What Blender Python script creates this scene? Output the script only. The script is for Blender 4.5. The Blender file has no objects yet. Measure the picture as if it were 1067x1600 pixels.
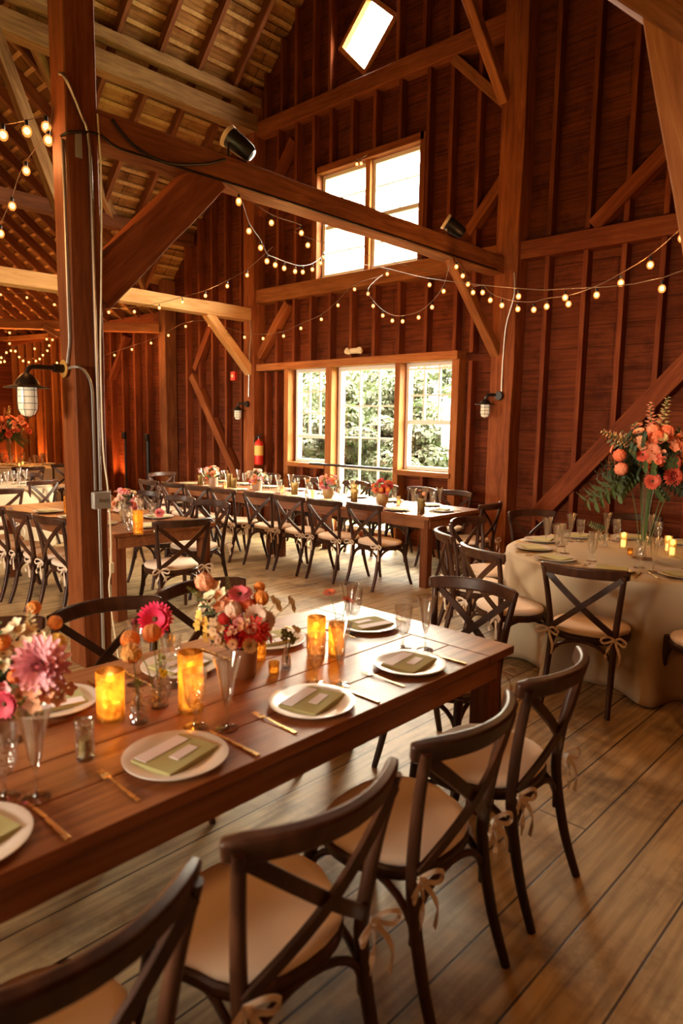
import bpy, bmesh, math, random
from mathutils import Vector, Matrix, Euler, noise as mnoise
R = math.radians
random.seed(7)
SC = bpy.context.scene
COL = SC.collection

# ------------------------------------------------------------------ camera
cd = bpy.data.cameras.new('camera')
cam = bpy.data.objects.new('camera', cd); COL.objects.link(cam)
cr, cu, cf = Vector((.72833, .68502, .01647)), Vector((-.10057, .08310, .99145)), Vector((-.67780, .72377, -.12942))
cam.matrix_world = Matrix(((cr.x, cu.x, -cf.x, 0), (cr.y, cu.y, -cf.y, 0), (cr.z, cu.z, -cf.z, 1.70), (0, 0, 0, 1)))
cd.sensor_fit = 'VERTICAL'; cd.sensor_height = 36; cd.lens = 24.09
cd.clip_start = .05; cd.clip_end = 200
cd.dof.use_dof = True; cd.dof.focus_distance = 5.6; cd.dof.aperture_fstop = 2.4
SC.camera = cam

# ------------------------------------------------------------------ look
vs = SC.view_settings
vs.view_transform = 'Standard'; vs.look = 'None'; vs.gamma = 1; vs.use_curve_mapping = False
vs.exposure = 0.42
cy = SC.cycles
cy.use_denoising = True
try:
    cy.denoiser = 'OPENIMAGEDENOISE'; cy.denoising_input_passes = 'RGB_ALBEDO_NORMAL'
except Exception: pass
cy.max_bounces = 8; cy.diffuse_bounces = 4; cy.glossy_bounces = 3; cy.transmission_bounces = 6
cy.transparent_max_bounces = 24; cy.caustics_reflective = False; cy.caustics_refractive = False
cy.sample_clamp_indirect = 4; cy.sample_clamp_direct = 30; cy.blur_glossy = .5
cy.use_light_tree = True

# ------------------------------------------------------------------ sky and daylight
SKY = 75.0
w = bpy.data.worlds.new('World'); SC.world = w; w.use_nodes = True
bgn = w.node_tree.nodes['Background']
bgn.inputs[0].default_value = (1.0, .86, .66, 1); bgn.inputs[1].default_value = SKY

def portal(name, loc, rot, sx, sy):
    l = bpy.data.lights.new(name, 'AREA'); l.shape = 'RECTANGLE'; l.size = sx; l.size_y = sy
    l.cycles.is_portal = True
    o = bpy.data.objects.new(name, l); COL.objects.link(o); o.location = loc; o.rotation_euler = rot
    return o
# area light faces -Z local; facing -Y world: rotate X by -90
portal('portal_low', (-6.6, 7.80, 1.55), (R(-90), 0, 0), 3.3, 2.1)
portal('portal_high', (-6.66, 7.80, 4.57), (R(-90), 0, 0), 1.9, 1.6)
portal('portal_back_added', (-3.3, -5.25, 1.9), (R(90), 0, 0), 2.6, 1.1)  # unseen back window, added to fill the foreground with daylight
portal('portal_side_added', (-9.8, .50, 1.75), (R(90), 0, 0), 1.1, 1.3)  # unseen side window, added to brighten the far cloth table
portal('portal_diamond', (-6.8, 7.80, 7.0), (R(-90), 0, 0), 1.1, 1.1)

def lamp(name, loc, power, color=(1, .50, .18), radius=.05, kind='POINT'):
    l = bpy.data.lights.new(name, kind); l.energy = power; l.color = color; l.shadow_soft_size = radius
    o = bpy.data.objects.new(name, l); COL.objects.link(o); o.location = loc
    return o
WARM = (1, .43, .12)
LK = 1.0
# festoon light strings hang all through the barn; the small lamps stand for stretches of bulbs
BR = .022                                          # a lamp hangs at the tip of every so-many-th bulb
for p, e, r in [((-4.793, 1.892, 3.435), 22, BR), ((-5.174, 4.65, 3.13), 24, BR), ((-5.389, 6.596, 2.875), 12, BR), ((-3.372, 5.701, 2.735), 20, BR), ((-2.462, 5.143, 2.58), 20, BR),
                ((-1.698, 4.674, 2.68), 18, BR), ((-8.144, 6.9, 2.885), 10, BR), ((-10.174, 6.9, 3.225), 13, BR), ((-11.946, 6.9, 2.945), 18, BR), ((-9.959, 5.378, 3.25), 26, BR),
                ((-7.335, 5.273, 3.19), 26, BR), ((-13.655, 5.681, 2.70), 110, BR), ((-17.0, 5.0, 2.9), 190, .3), ((-14.0, 2.2, 3.4), 70, .3),
                ((-7.0, 1.9, 3.2), 50, .3), ((-1.6, -1.3, 3.0), 60, .3), ((.6, 2.6, 3.0), 30, .3), ((-5.5, -.6, 3.4), 50, .3)]:  # the wide lamps are unseen warm fill, with no bulbs hung there
    lamp('string_and_fill_glow', p, e * LK, WARM, r)
# uplights standing on the floor along the far wall
for x in (-13.6, -15.4, -17.3, -19.0):
    l = lamp('uplight_glow', (x, 7.3, .15), 220 * LK, (1, .36, .09), .05, 'SPOT')
    l.data.spot_size = R(70); l.data.spot_blend = .6; l.rotation_euler = (R(172), 0, 0)

# ------------------------------------------------------------------ node helpers
def new_mat(name):
    m = bpy.data.materials.new(name); m.use_nodes = True
    nt = m.node_tree; b = nt.nodes['Principled BSDF']
    return m, nt, b
def N(nt, t, **kw):
    n = nt.nodes.new(t)
    for k, v in kw.items(): setattr(n, k, v)
    return n
def ramp(nt, fac, stops):
    r = N(nt, 'ShaderNodeValToRGB'); e = r.color_ramp.elements
    e[0].position, e[0].color = stops[0][0], (*stops[0][1], 1)
    e[1].position, e[1].color = stops[-1][0], (*stops[-1][1], 1)
    for p, c in stops[1:-1]:
        x = e.new(p); x.color = (*c, 1)
    nt.links.new(fac, r.inputs[0]); return r.outputs[0]
def plain(name, c, rough=.5, metal=0, **kw):
    m, nt, b = new_mat(name)
    b.inputs['Base Color'].default_value = (*c, 1); b.inputs['Roughness'].default_value = rough; b.inputs['Metallic'].default_value = metal
    for k, v in kw.items(): b.inputs[k].default_value = v
    n = N(nt, 'ShaderNodeTexNoise'); n.inputs['Scale'].default_value = 30
    tc = N(nt, 'ShaderNodeTexCoord'); nt.links.new(tc.outputs['Object'], n.inputs['Vector'])
    mr = N(nt, 'ShaderNodeMapRange'); mr.inputs['To Min'].default_value = max(0, rough - .06); mr.inputs['To Max'].default_value = min(1, rough + .06)
    nt.links.new(n.outputs['Fac'], mr.inputs['Value']); nt.links.new(mr.outputs[0], b.inputs['Roughness'])
    return m
def wood(name, c_dark, c_mid, c_light, rough=.72, scale=(1.2, 14, 14), bump=.25, spec=.10, rnd=True):
    """grain runs along local X (scale picks the axis)"""
    m, nt, b = new_mat(name); L = nt.links.new
    tc = N(nt, 'ShaderNodeTexCoord'); oi = N(nt, 'ShaderNodeObjectInfo')
    off = N(nt, 'ShaderNodeVectorMath', operation='SCALE'); off.inputs[0].default_value = (13, 7, 5)
    L(oi.outputs['Random'], off.inputs['Scale'])
    add = N(nt, 'ShaderNodeVectorMath', operation='ADD'); L(tc.outputs['Object'], add.inputs[0]); L(off.outputs[0], add.inputs[1])
    mp = N(nt, 'ShaderNodeMapping'); mp.inputs['Scale'].default_value = scale; L(add.outputs[0], mp.inputs['Vector'])
    n = N(nt, 'ShaderNodeTexNoise'); n.inputs['Scale'].default_value = 1.6; n.inputs['Detail'].default_value = 8; n.inputs['Roughness'].default_value = .65; n.inputs['Distortion'].default_value = .6
    L(mp.outputs[0], n.inputs['Vector'])
    n2 = N(nt, 'ShaderNodeTexNoise'); n2.inputs['Scale'].default_value = 1.3; n2.inputs['Detail'].default_value = 4; L(add.outputs[0], n2.inputs['Vector'])
    mx = N(nt, 'ShaderNodeMath', operation='MULTIPLY_ADD'); L(n2.outputs['Fac'], mx.inputs[0]); mx.inputs[1].default_value = .5
    L(n.outputs['Fac'], mx.inputs[2])
    col = ramp(nt, mx.outputs[0], [(.50, c_dark), (.74, c_mid), (1.0, c_light)])
    if rnd:
        hs = N(nt, 'ShaderNodeHueSaturation'); mr = N(nt, 'ShaderNodeMapRange'); mr.inputs['To Min'].default_value = .78; mr.inputs['To Max'].default_value = 1.22
        L(oi.outputs['Random'], mr.inputs['Value']); L(mr.outputs[0], hs.inputs['Value']); L(col, hs.inputs['Color']); col = hs.outputs[0]
    L(col, b.inputs['Base Color'])
    b.inputs['Roughness'].default_value = rough; b.inputs['Specular IOR Level'].default_value = spec
    bp = N(nt, 'ShaderNodeBump'); bp.inputs['Strength'].default_value = bump; bp.inputs['Distance'].default_value = .01
    L(n.outputs['Fac'], bp.inputs['Height']); L(bp.outputs[0], b.inputs['Normal'])
    return m
def boards(name, axis_long, axis_row, row, length, cA, cB, gap, rough=.75, shift=(0, 0), mortar=.006, bump=.5, spec=.2, stain=None):
    """planks by a brick texture in object space; axis_* are 0,1,2"""
    m, nt, b = new_mat(name); L = nt.links.new
    tc = N(nt, 'ShaderNodeTexCoord'); sp = N(nt, 'ShaderNodeSeparateXYZ'); L(tc.outputs['Object'], sp.inputs[0])
    cb = N(nt, 'ShaderNodeCombineXYZ')
    for k, a, s in ((0, axis_long, shift[0]), (1, axis_row, shift[1])):
        ad = N(nt, 'ShaderNodeMath', operation='ADD'); ad.inputs[1].default_value = s
        L(sp.outputs[a], ad.inputs[0]); L(ad.outputs[0], cb.inputs[k])
    br = N(nt, 'ShaderNodeTexBrick', offset=.37, offset_frequency=3, squash=1)
    br.inputs['Scale'].default_value = 1; br.inputs['Brick Width'].default_value = length; br.inputs['Row Height'].default_value = row
    br.inputs['Mortar Size'].default_value = mortar; br.inputs['Mortar Smooth'].default_value = .3; br.inputs['Bias'].default_value = 0
    br.inputs['Color1'].default_value = (*cA, 1); br.inputs['Color2'].default_value = (*cB, 1); br.inputs['Mortar'].default_value = (*gap, 1)
    L(cb.outputs[0], br.inputs['Vector'])
    mp = N(nt, 'ShaderNodeMapping'); sc = [0, 0, 0]; sc[0] = 1.3; sc[1] = 22; sc[2] = 1; mp.inputs['Scale'].default_value = sc; L(cb.outputs[0], mp.inputs['Vector'])
    n = N(nt, 'ShaderNodeTexNoise'); n.inputs['Scale'].default_value = 1.5; n.inputs['Detail'].default_value = 8; n.inputs['Distortion'].default_value = .5; L(mp.outputs[0], n.inputs['Vector'])
    n2 = N(nt, 'ShaderNodeTexNoise'); n2.inputs['Scale'].default_value = 2.4; n2.inputs['Detail'].default_value = 6; n2.inputs['Roughness'].default_value = .7; L(cb.outputs[0], n2.inputs['Vector'])
    g1 = ramp(nt, n.outputs['Fac'], [(.3, (.55, .52, .50)), (.6, (1, 1, 1)), (.8, (1.15, 1.12, 1.05))])
    g2 = ramp(nt, n2.outputs['Fac'], [(.3, stain or (.55, .5, .45)), (.5, (.95, .95, .95)), (.75, (1.1, 1.08, 1.0))])
    mm = N(nt, 'ShaderNodeMix', data_type='RGBA', blend_type='MULTIPLY'); mm.inputs[0].default_value = 1
    L(br.outputs['Color'], mm.inputs[6]); L(g1, mm.inputs[7])
    mm2 = N(nt, 'ShaderNodeMix', data_type='RGBA', blend_type='MULTIPLY'); mm2.inputs[0].default_value = 1
    L(mm.outputs[2], mm2.inputs[6]); L(g2, mm2.inputs[7])
    L(mm2.outputs[2], b.inputs['Base Color'])
    b.inputs['Roughness'].default_value = rough; b.inputs['Specular IOR Level'].default_value = spec
    inv = N(nt, 'ShaderNodeMath', operation='MULTIPLY_ADD'); L(br.outputs['Fac'], inv.inputs[0]); inv.inputs[1].default_value = -1; L(n.outputs['Fac'], inv.inputs[2])
    bp = N(nt, 'ShaderNodeBump'); bp.inputs['Strength'].default_value = bump; bp.inputs['Distance'].default_value = .006
    L(inv.outputs[0], bp.inputs['Height']); L(bp.outputs[0], b.inputs['Normal'])
    return m
def thin_glass(name, tint=(.97, .98, .97), rough=.02, base=.05, cut=0.0, gcol=(1, 1, 1)):
    """a thin clear sheet: mostly see-through, mirror at the edges"""
    m, nt, b = new_mat(name); nt.nodes.remove(b); L = nt.links.new
    out = [n for n in nt.nodes if n.type == 'OUTPUT_MATERIAL'][0]
    tr = N(nt, 'ShaderNodeBsdfTransparent'); tr.inputs[0].default_value = (*tint, 1)
    gl = N(nt, 'ShaderNodeBsdfGlossy'); gl.inputs['Roughness'].default_value = rough; gl.inputs[0].default_value = (*gcol, 1)
    lw = N(nt, 'ShaderNodeFresnel'); ge = N(nt, 'ShaderNodeNewGeometry'); ri = N(nt, 'ShaderNodeMapRange'); ri.inputs['To Min'].default_value = 1.5; ri.inputs['To Max'].default_value = 1 / 1.5
    L(ge.outputs['Backfacing'], ri.inputs['Value']); L(ri.outputs[0], lw.inputs[0])
    ma = N(nt, 'ShaderNodeMath', operation='MULTIPLY_ADD'); L(lw.outputs[0], ma.inputs[0]); ma.inputs[1].default_value = 1.2; ma.inputs[2].default_value = base; ma.use_clamp = True
    mx = N(nt, 'ShaderNodeMixShader'); L(ma.outputs[0], mx.inputs[0]); L(tr.outputs[0], mx.inputs[1]); L(gl.outputs[0], mx.inputs[2])
    if cut:
        tc = N(nt, 'ShaderNodeTexCoord'); v = N(nt, 'ShaderNodeTexVoronoi'); v.inputs['Scale'].default_value = 70; L(tc.outputs['Object'], v.inputs['Vector'])
        bp = N(nt, 'ShaderNodeBump'); bp.inputs['Strength'].default_value = cut; bp.inputs['Distance'].default_value = .006
        L(v.outputs['Distance'], bp.inputs['Height']); L(bp.outputs[0], gl.inputs['Normal']); L(bp.outputs[0], lw.inputs['Normal'])
    L(mx.outputs[0], out.inputs[0]); return m
def lead_glass(name, rough=0.0, cut=0.0, amt=.5):
    m = thin_glass(name, cut=cut, base=.20 if cut else .13, tint=(.98, .98, .97), rough=.04); nt = m.node_tree; L = nt.links.new
    out = [n for n in nt.nodes if n.type == 'OUTPUT_MATERIAL'][0]; src = out.inputs[0].links[0].from_socket
    g = N(nt, 'ShaderNodeBsdfGlass'); g.inputs['IOR'].default_value = 1.45; g.inputs['Roughness'].default_value = rough
    bp = [n for n in nt.nodes if n.type == 'BUMP']
    if bp: L(bp[0].outputs[0], g.inputs['Normal'])
    mx = N(nt, 'ShaderNodeMixShader'); mx.inputs[0].default_value = amt; L(src, mx.inputs[1]); L(g.outputs[0], mx.inputs[2]); L(mx.outputs[0], out.inputs[0])
    return m
def mercury(name, stops=None):
    m, nt, b = new_mat(name); nt.nodes.remove(b); L = nt.links.new
    out = [n for n in nt.nodes if n.type == 'OUTPUT_MATERIAL'][0]
    tc = N(nt, 'ShaderNodeTexCoord'); n = N(nt, 'ShaderNodeTexNoise'); n.inputs['Scale'].default_value = 38; n.inputs['Detail'].default_value = 5; n.inputs['Roughness'].default_value = .7; L(tc.outputs['Object'], n.inputs['Vector'])
    col = ramp(nt, n.outputs['Fac'], stops or [(.36, (.42, .22, .06)), (.52, (.85, .55, .20)), (.7, (.97, .78, .40))])
    tr = N(nt, 'ShaderNodeBsdfTransparent'); L(col, tr.inputs[0])
    tl = N(nt, 'ShaderNodeBsdfTranslucent'); L(col, tl.inputs[0])
    gl = N(nt, 'ShaderNodeBsdfGlossy'); gl.inputs['Roughness'].default_value = .22; gl.inputs[0].default_value = (.75, .55, .28, 1)
    m1 = N(nt, 'ShaderNodeMixShader'); mr = N(nt, 'ShaderNodeMapRange'); mr.inputs['From Min'].default_value = .35; mr.inputs['From Max'].default_value = .65; mr.inputs['To Min'].default_value = .55; mr.inputs['To Max'].default_value = .18
    L(n.outputs['Fac'], mr.inputs['Value']); L(mr.outputs[0], m1.inputs[0]); L(tr.outputs[0], m1.inputs[1]); L(tl.outputs[0], m1.inputs[2])
    m2 = N(nt, 'ShaderNodeMixShader'); m2.inputs[0].default_value = .16; L(m1.outputs[0], m2.inputs[1]); L(gl.outputs[0], m2.inputs[2]); L(m2.outputs[0], out.inputs[0])
    return m
def glow(name, c, s):
    m, nt, b = new_mat(name)
    b.inputs['Base Color'].default_value = (*c, 1); b.inputs['Emission Color'].default_value = (*c, 1); b.inputs['Emission Strength'].default_value = s
    return m
def petal_mat(name):
    m, nt, b = new_mat(name); L = nt.links.new
    oi = N(nt, 'ShaderNodeObjectInfo'); n = N(nt, 'ShaderNodeTexNoise'); n.inputs['Scale'].default_value = 60
    tc = N(nt, 'ShaderNodeTexCoord'); L(tc.outputs['Object'], n.inputs['Vector'])
    hs = N(nt, 'ShaderNodeHueSaturation'); L(oi.outputs['Color'], hs.inputs['Color'])
    mr = N(nt, 'ShaderNodeMapRange'); mr.inputs['To Min'].default_value = .7; mr.inputs['To Max'].default_value = 1.3; L(n.outputs['Fac'], mr.inputs['Value']); L(mr.outputs[0], hs.inputs['Value'])
    vl = N(nt, 'ShaderNodeVectorMath', operation='LENGTH'); L(tc.outputs['Object'], vl.inputs[0])
    heart = ramp(nt, vl.outputs['Value'], [(.12, (.70, .55, .45)), (.45, (.97, .93, .91)), (1.0, (1.15, 1.15, 1.12))])
    mm = N(nt, 'ShaderNodeMix', data_type='RGBA', blend_type='MULTIPLY'); mm.inputs[0].default_value = 1
    L(hs.outputs[0], mm.inputs[6]); L(heart, mm.inputs[7]); L(mm.outputs[2], b.inputs['Base Color']); b.inputs['Roughness'].default_value = .6
    b.inputs['Subsurface Weight'].default_value = .0; b.inputs['Sheen Weight'].default_value = .1
    return m

M = {}
M['wall'] = boards('red barn boards', 0, 2, .235, 3.1, (.150, .036, .012), (.105, .024, .008), (.03, .008, .004), stain=(.42, .34, .30), spec=.08, mortar=.0035)
M['stud'] = wood('red stud timber', (.075, .016, .005), (.145, .033, .010), (.22, .062, .019), spec=.12)
M['post'] = wood('stained post timber', (.095, .025, .007), (.180, .050, .015), (.27, .088, .027), rough=.6)
M['beam'] = wood('hewn beam timber', (.10, .032, .012), (.19, .066, .024), (.30, .120, .046), rough=.7, bump=.5)
M['pale'] = wood('pale new timber', (.32, .155, .055), (.45, .24, .095), (.55, .33, .15), rough=.7)
M['trim'] = wood('orange trim timber', (.17, .052, .015), (.28, .098, .029), (.38, .155, .052), rough=.6)
M['olive'] = wood('weathered tan timber', (.12, .055, .022), (.24, .125, .050), (.35, .205, .09), rough=.75, bump=.5)
M['rafter'] = wood('rafter timber', (.065, .020, .008), (.13, .042, .016), (.20, .072, .027))
M['roof'] = boards('roof sheathing', 1, 0, .40, 3.7, (.36, .18, .060), (.22, .095, .030), (.06, .025, .01), mortar=.008, stain=(.35, .25, .2), spec=.05)
M['lath'] = wood('roof lath', (.30, .15, .05), (.48, .27, .10), (.60, .36, .15))
M['floor'] = boards('worn floor planks', 1, 0, .222, 4.3, (.62, .455, .245), (.50, .355, .185), (.06, .034, .016), rough=.52, shift=(0, .638), mortar=.005, bump=.35, spec=.45, stain=(.36, .31, .26))
M['table'] = wood('varnished farm table wood', (.12, .038, .012), (.24, .085, .028), (.36, .145, .055), rough=.36, scale=(1.0, 16, 16), bump=.08, spec=.38)
M['tleg'] = wood('dark table leg wood', (.08, .022, .008), (.15, .045, .016), (.22, .075, .028), rough=.45, scale=(14, 14, 1.2), bump=.1)
M['chair'] = wood('walnut chair wood', (.020, .006, .003), (.046, .016, .007), (.085, .032, .015), rough=.40, scale=(9, 9, 2.5), bump=.06, spec=.32)
M['cushion'] = plain('cream cushion cloth', (.86, .70, .56), .9)
M['ribbon'] = plain('cream ribbon cloth', (.74, .62, .50), .85)
M['cloth'] = plain('ivory tablecloth', (.52, .41, .27), .85)
M['plate'] = plain('glazed white plate', (.72, .66, .60), .22)
M['napkin'] = plain('sage napkin linen', (.46, .44, .20), .9)
M['card'] = plain('menu card paper', (.86, .80, .86), .7)
M['gold'] = plain('brushed gold metal', (.80, .52, .20), .28, 1)
M['glass'] = lead_glass('drinking glass', amt=.10)
M['footg'] = thin_glass('clear foot glass', base=.14)
M['crystal'] = lead_glass('cut crystal glass', cut=.8, amt=.14)
M['pane'] = thin_glass('window pane glass', base=0, tint=(.98, 1, .99))
M['amber'] = mercury('amber mercury glass')
M['ribbed'] = thin_glass('ribbed clear glass', tint=(.86, .84, .74), rough=.18, base=.16, cut=.8)
M['frosted'] = thin_glass('frosted votive glass', tint=(.95, .88, .70), rough=.3, base=.25, gcol=(.9, .8, .6))
M['waterg'] = thin_glass('water in glass', tint=(.93, .95, .93), base=.1)
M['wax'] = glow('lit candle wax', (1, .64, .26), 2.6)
M['waxoff'] = plain('unlit candle wax', (.75, .66, .42), .5)
M['flame'] = glow('candle flame', (1, .72, .32), 12)
M['bulb'] = glow('festoon bulb glow', (1, .66, .30), 7)
M['cord'] = plain('festoon cord', (.16, .08, .04), .6)
M['black'] = plain('black painted metal', (.016, .013, .012), .38, .3)
M['bronze'] = plain('dark bronze metal', (.045, .028, .018), .35, .8)
M['steel'] = plain('galvanised conduit', (.42, .40, .37), .35, .9)
M['grey'] = plain('grey junction box', (.33, .31, .28), .5, .2)
M['jar'] = plain('milky lamp glass', (.72, .62, .45), .25, 0)
M['jar'].node_tree.nodes['Principled BSDF'].inputs['Emission Color'].default_value = (1, .78, .5, 1)
M['jar'].node_tree.nodes['Principled BSDF'].inputs['Emission Strength'].default_value = .22
M['white'] = plain('white painted sash', (.78, .76, .70), .45)
M['wplastic'] = plain('cream plastic', (.75, .64, .45), .4)
M['red'] = plain('red enamel', (.62, .03, .02), .3)
M['label'] = plain('yellow paper label', (.75, .52, .12), .6)
M['pot'] = plain('stoneware pot glaze', (.36, .21, .13), .5)
M['goldpot'] = plain('mottled gold pot', (.50, .34, .16), .35, .35)
M['petal'] = petal_mat('flower petals')
M['leaf'] = petal_mat('flower leaves')
M['seed'] = plain('flower seed head', (.10, .05, .015), .8)
M['stem'] = plain('green stem', (.10, .17, .04), .6)
M['bark'] = wood('grey bark', (.05, .04, .03), (.10, .08, .06), (.16, .13, .10), scale=(6, 6, 1))
M['lawn'] = plain('lawn green', (.10, .15, .05), .9)
M['brass'] = plain('yellow brass plate', (.75, .42, .10), .35, .6)

# ------------------------------------------------------------------ mesh helpers
class MB:
    def __init__(s): s.v = []; s.f = []; s.m = []
    def add(s, vs, fs, mi=0):
        n = len(s.v); s.v += [tuple(v) for v in vs]; s.f += [tuple(i + n for i in f) for f in fs]; s.m += [mi] * len(fs)
    def box(s, c, d, rz=0, mi=0, rot=None, taper=1):
        c = Vector(c); hx, hy, hz = d[0] / 2, d[1] / 2, d[2] / 2
        rm = rot or Matrix.Rotation(rz, 3, 'Z')
        vs = []
        for z in (-hz, hz):
            k = taper if z < 0 else 1
            for x, y in ((-hx, -hy), (hx, -hy), (hx, hy), (-hx, hy)): vs.append(c + rm @ Vector((x * k, y * k, z)))
        s.add(vs, [(3, 2, 1, 0), (4, 5, 6, 7), (0, 1, 5, 4), (1, 2, 6, 5), (2, 3, 7, 6), (3, 0, 4, 7)], mi)
    def tube(s, pts, rad, n=8, caps=True, mi=0, flat=None, upv=None):
        """sweep; flat=(a,b) half sizes gives a rectangular bar"""
        pts = [Vector(p) for p in pts]; k = len(pts)
        if not hasattr(rad, '__len__'): rad = [rad] * k
        up = Vector(upv) if upv else None; prev = None; rings = []
        for i, p in enumerate(pts):
            t = (pts[min(i + 1, k - 1)] - pts[max(i - 1, 0)]).normalized()
            if up is not None: a = (up - t * up.dot(t))
            elif prev is None:
                a = Vector((0, 0, 1)) if abs(t.z) < .9 else Vector((1, 0, 0)); a = a - t * a.dot(t)
            else: a = prev - t * prev.dot(t)
            if a.length < 1e-6: a = t.orthogonal()
            a.normalize(); prev = a; b = t.cross(a); ring = []
            if flat:
                fa, fb = flat; g = rad[i]
                for x, y in ((-1, -1), (1, -1), (1, 1), (-1, 1)): ring.append(p + a * x * fa * g + b * y * fb * g)
            else:
                for j in range(n):
                    q = 2 * math.pi * j / n; ring.append(p + (a * math.cos(q) + b * math.sin(q)) * rad[i])
            rings.append(ring)
        nn = len(rings[0]); vs = [v for r in rings for v in r]; fs = []
        for i in range(k - 1):
            for j in range(nn):
                j2 = (j + 1) % nn; fs.append((i * nn + j, i * nn + j2, (i + 1) * nn + j2, (i + 1) * nn + j))
        if caps: fs.append(tuple(range(nn - 1, -1, -1))); fs.append(tuple((k - 1) * nn + j for j in range(nn)))
        s.add(vs, fs, mi)
    def lathe(s, prof, n=24, c=(0, 0, 0), mi=0, rot=None, close=False):
        c = Vector(c); vs = []; fs = []; k = len(prof)
        for r, z in prof:
            for j in range(n):
                q = 2 * math.pi * j / n; v = Vector((r * math.cos(q), r * math.sin(q), z))
                vs.append(c + (rot @ v if rot else v))
        for i in range(k - 1):
            for j in range(n):
                j2 = (j + 1) % n; fs.append((i * n + j, i * n + j2, (i + 1) * n + j2, (i + 1) * n + j))
        s.add(vs, fs, mi)
    def ball(s, c, r, n=10, m=6, mi=0, sq=(1, 1, 1)):
        prof = [(max(1e-4, math.sin(math.pi * i / m)) * r, -math.cos(math.pi * i / m) * r) for i in range(m + 1)]
        n0 = len(s.v); s.lathe(prof, n, (0, 0, 0), mi)
        for i in range(n0, len(s.v)):
            v = s.v[i]; s.v[i] = (c[0] + v[0] * sq[0], c[1] + v[1] * sq[1], c[2] + v[2] * sq[2])
    def mesh(s, name, mats, smooth=True, ang=38):
        me = bpy.data.meshes.new(name); me.from_pydata(s.v, [], s.f); me.validate()
        for m in (mats if isinstance(mats, (list, tuple)) else [mats]): me.materials.append(m)
        if len(me.polygons) == len(s.m): me.polygons.foreach_set('material_index', s.m)
        if smooth:
            me.polygons.foreach_set('use_smooth', [True] * len(me.polygons))
            try: me.set_sharp_from_angle(angle=R(ang))
            except Exception: pass
        me.update(); return me
    def build(s, name, mats, parent=None, smooth=True, ang=38, bevel=0):
        o = link(name, s.mesh(name, mats, smooth, ang), parent)
        if bevel:
            b = o.modifiers.new('bevel', 'BEVEL'); b.width = bevel; b.segments = 2; b.limit_method = 'ANGLE'
        return o
def link(name, me, parent=None):
    o = bpy.data.objects.new(name, me); COL.objects.link(o)
    if parent: o.parent = parent
    return o
def tag(o, label=None, cat=None, group=None, kind=None):
    if label: o['label'] = label
    if cat: o['category'] = cat
    if group: o['group'] = group
    if kind: o['kind'] = kind
    return o
def empty(name, loc=(0, 0, 0), rz=0, label=None, cat=None, group=None, kind=None):
    o = bpy.data.objects.new(name, None); COL.objects.link(o); o.location = loc; o.rotation_euler = (0, 0, rz)
    return tag(o, label, cat, group, kind)
def dup(root, loc=None, rz=None, label=None, group=None, parent=None, scale=None):
    c = root.copy(); COL.objects.link(c); c.parent = parent
    if loc is not None: c.location = loc
    if rz is not None: c.rotation_euler = (0, 0, rz)
    if scale is not None: c.scale = (scale,) * 3 if not hasattr(scale, '__len__') else scale
    if label: c['label'] = label
    if group: c['group'] = group
    for ch in list(root.children): dup(ch, parent=c)
    return c
def first_or_dup(proto, used, loc, rz, label, group, scale=None):
    """the first call places the prototype itself"""
    if proto.name not in used:
        used.add(proto.name); proto.location = loc; proto.rotation_euler = (0, 0, rz)
        if label: proto['label'] = label
        if group: proto['group'] = group
        if scale is not None: proto.scale = (scale,) * 3 if not hasattr(scale, '__len__') else scale
        return proto
    return dup(proto, loc, rz, label, group, None, scale)
USED = set()
def timber(name, p0, p1, wdt, hgt, mat, parent=None, up=(0, 0, 1), wob=0.0, bevel=.006, seg=1):
    """a sawn or hewn timber as its own object, local X along its length"""
    p0, p1 = Vector(p0), Vector(p1); d = p1 - p0; L = d.length; x = d.normalized()
    upv = Vector(up); z = upv - x * upv.dot(x)
    if z.length < 1e-4: z = Vector((0, 1, 0)) - x * x.y
    z.normalize(); y = z.cross(x)
    mb = MB(); n = max(1, seg); rr = random.Random(int(L * 1000) + int(p0.x * 77))
    vs = []; fs = []
    for i in range(n + 1):
        t = L * i / n
        for a, b in ((-1, -1), (1, -1), (1, 1), (-1, 1)):
            vs.append((t, a * wdt / 2 + rr.uniform(-wob, wob), b * hgt / 2 + rr.uniform(-wob, wob)))
    for i in range(n):
        for j in range(4):
            j2 = (j + 1) % 4; fs.append((i * 4 + j, i * 4 + j2, (i + 1) * 4 + j2, (i + 1) * 4 + j))
    fs.append((3, 2, 1, 0)); fs.append(tuple(n * 4 + j for j in range(4)))
    mb.add(vs, fs); o = mb.build(name, mat, None, smooth=False)
    if bevel:
        b = o.modifiers.new('bevel', 'BEVEL'); b.width = bevel; b.segments = 1; b.limit_method = 'ANGLE'; b.angle_limit = R(50)
    o.matrix_world = Matrix(((x.x, y.x, z.x, p0.x), (x.y, y.y, z.y, p0.y), (x.z, y.z, z.z, p0.z), (0, 0, 0, 1)))
    if parent: o.parent = parent
    return o

# ================================================================== THE SETTING
WY = 7.62                                     # inner face of the gable boards
RIDGE_X, RIDGE_Z = -4.35, 11.63
def roof_z(x): return RIDGE_Z - abs(x - RIDGE_X)
def prism(mb, poly, y0, y1):
    n = len(poly); vs = [(x, y0, z) for x, z in poly] + [(x, y1, z) for x, z in poly]
    fs = [tuple(range(n)), tuple(range(2 * n - 1, n - 1, -1))] + [(i, i + n, (i + 1) % n + n, (i + 1) % n) for i in range(n)]
    mb.add(vs, fs)
fl = MB(); fl.box((-8.3, 1.2, -.05), (24.2, 13.2, .1)); f = fl.build('floor', M['floor'], smooth=False); tag(f, kind='structure')

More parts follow.
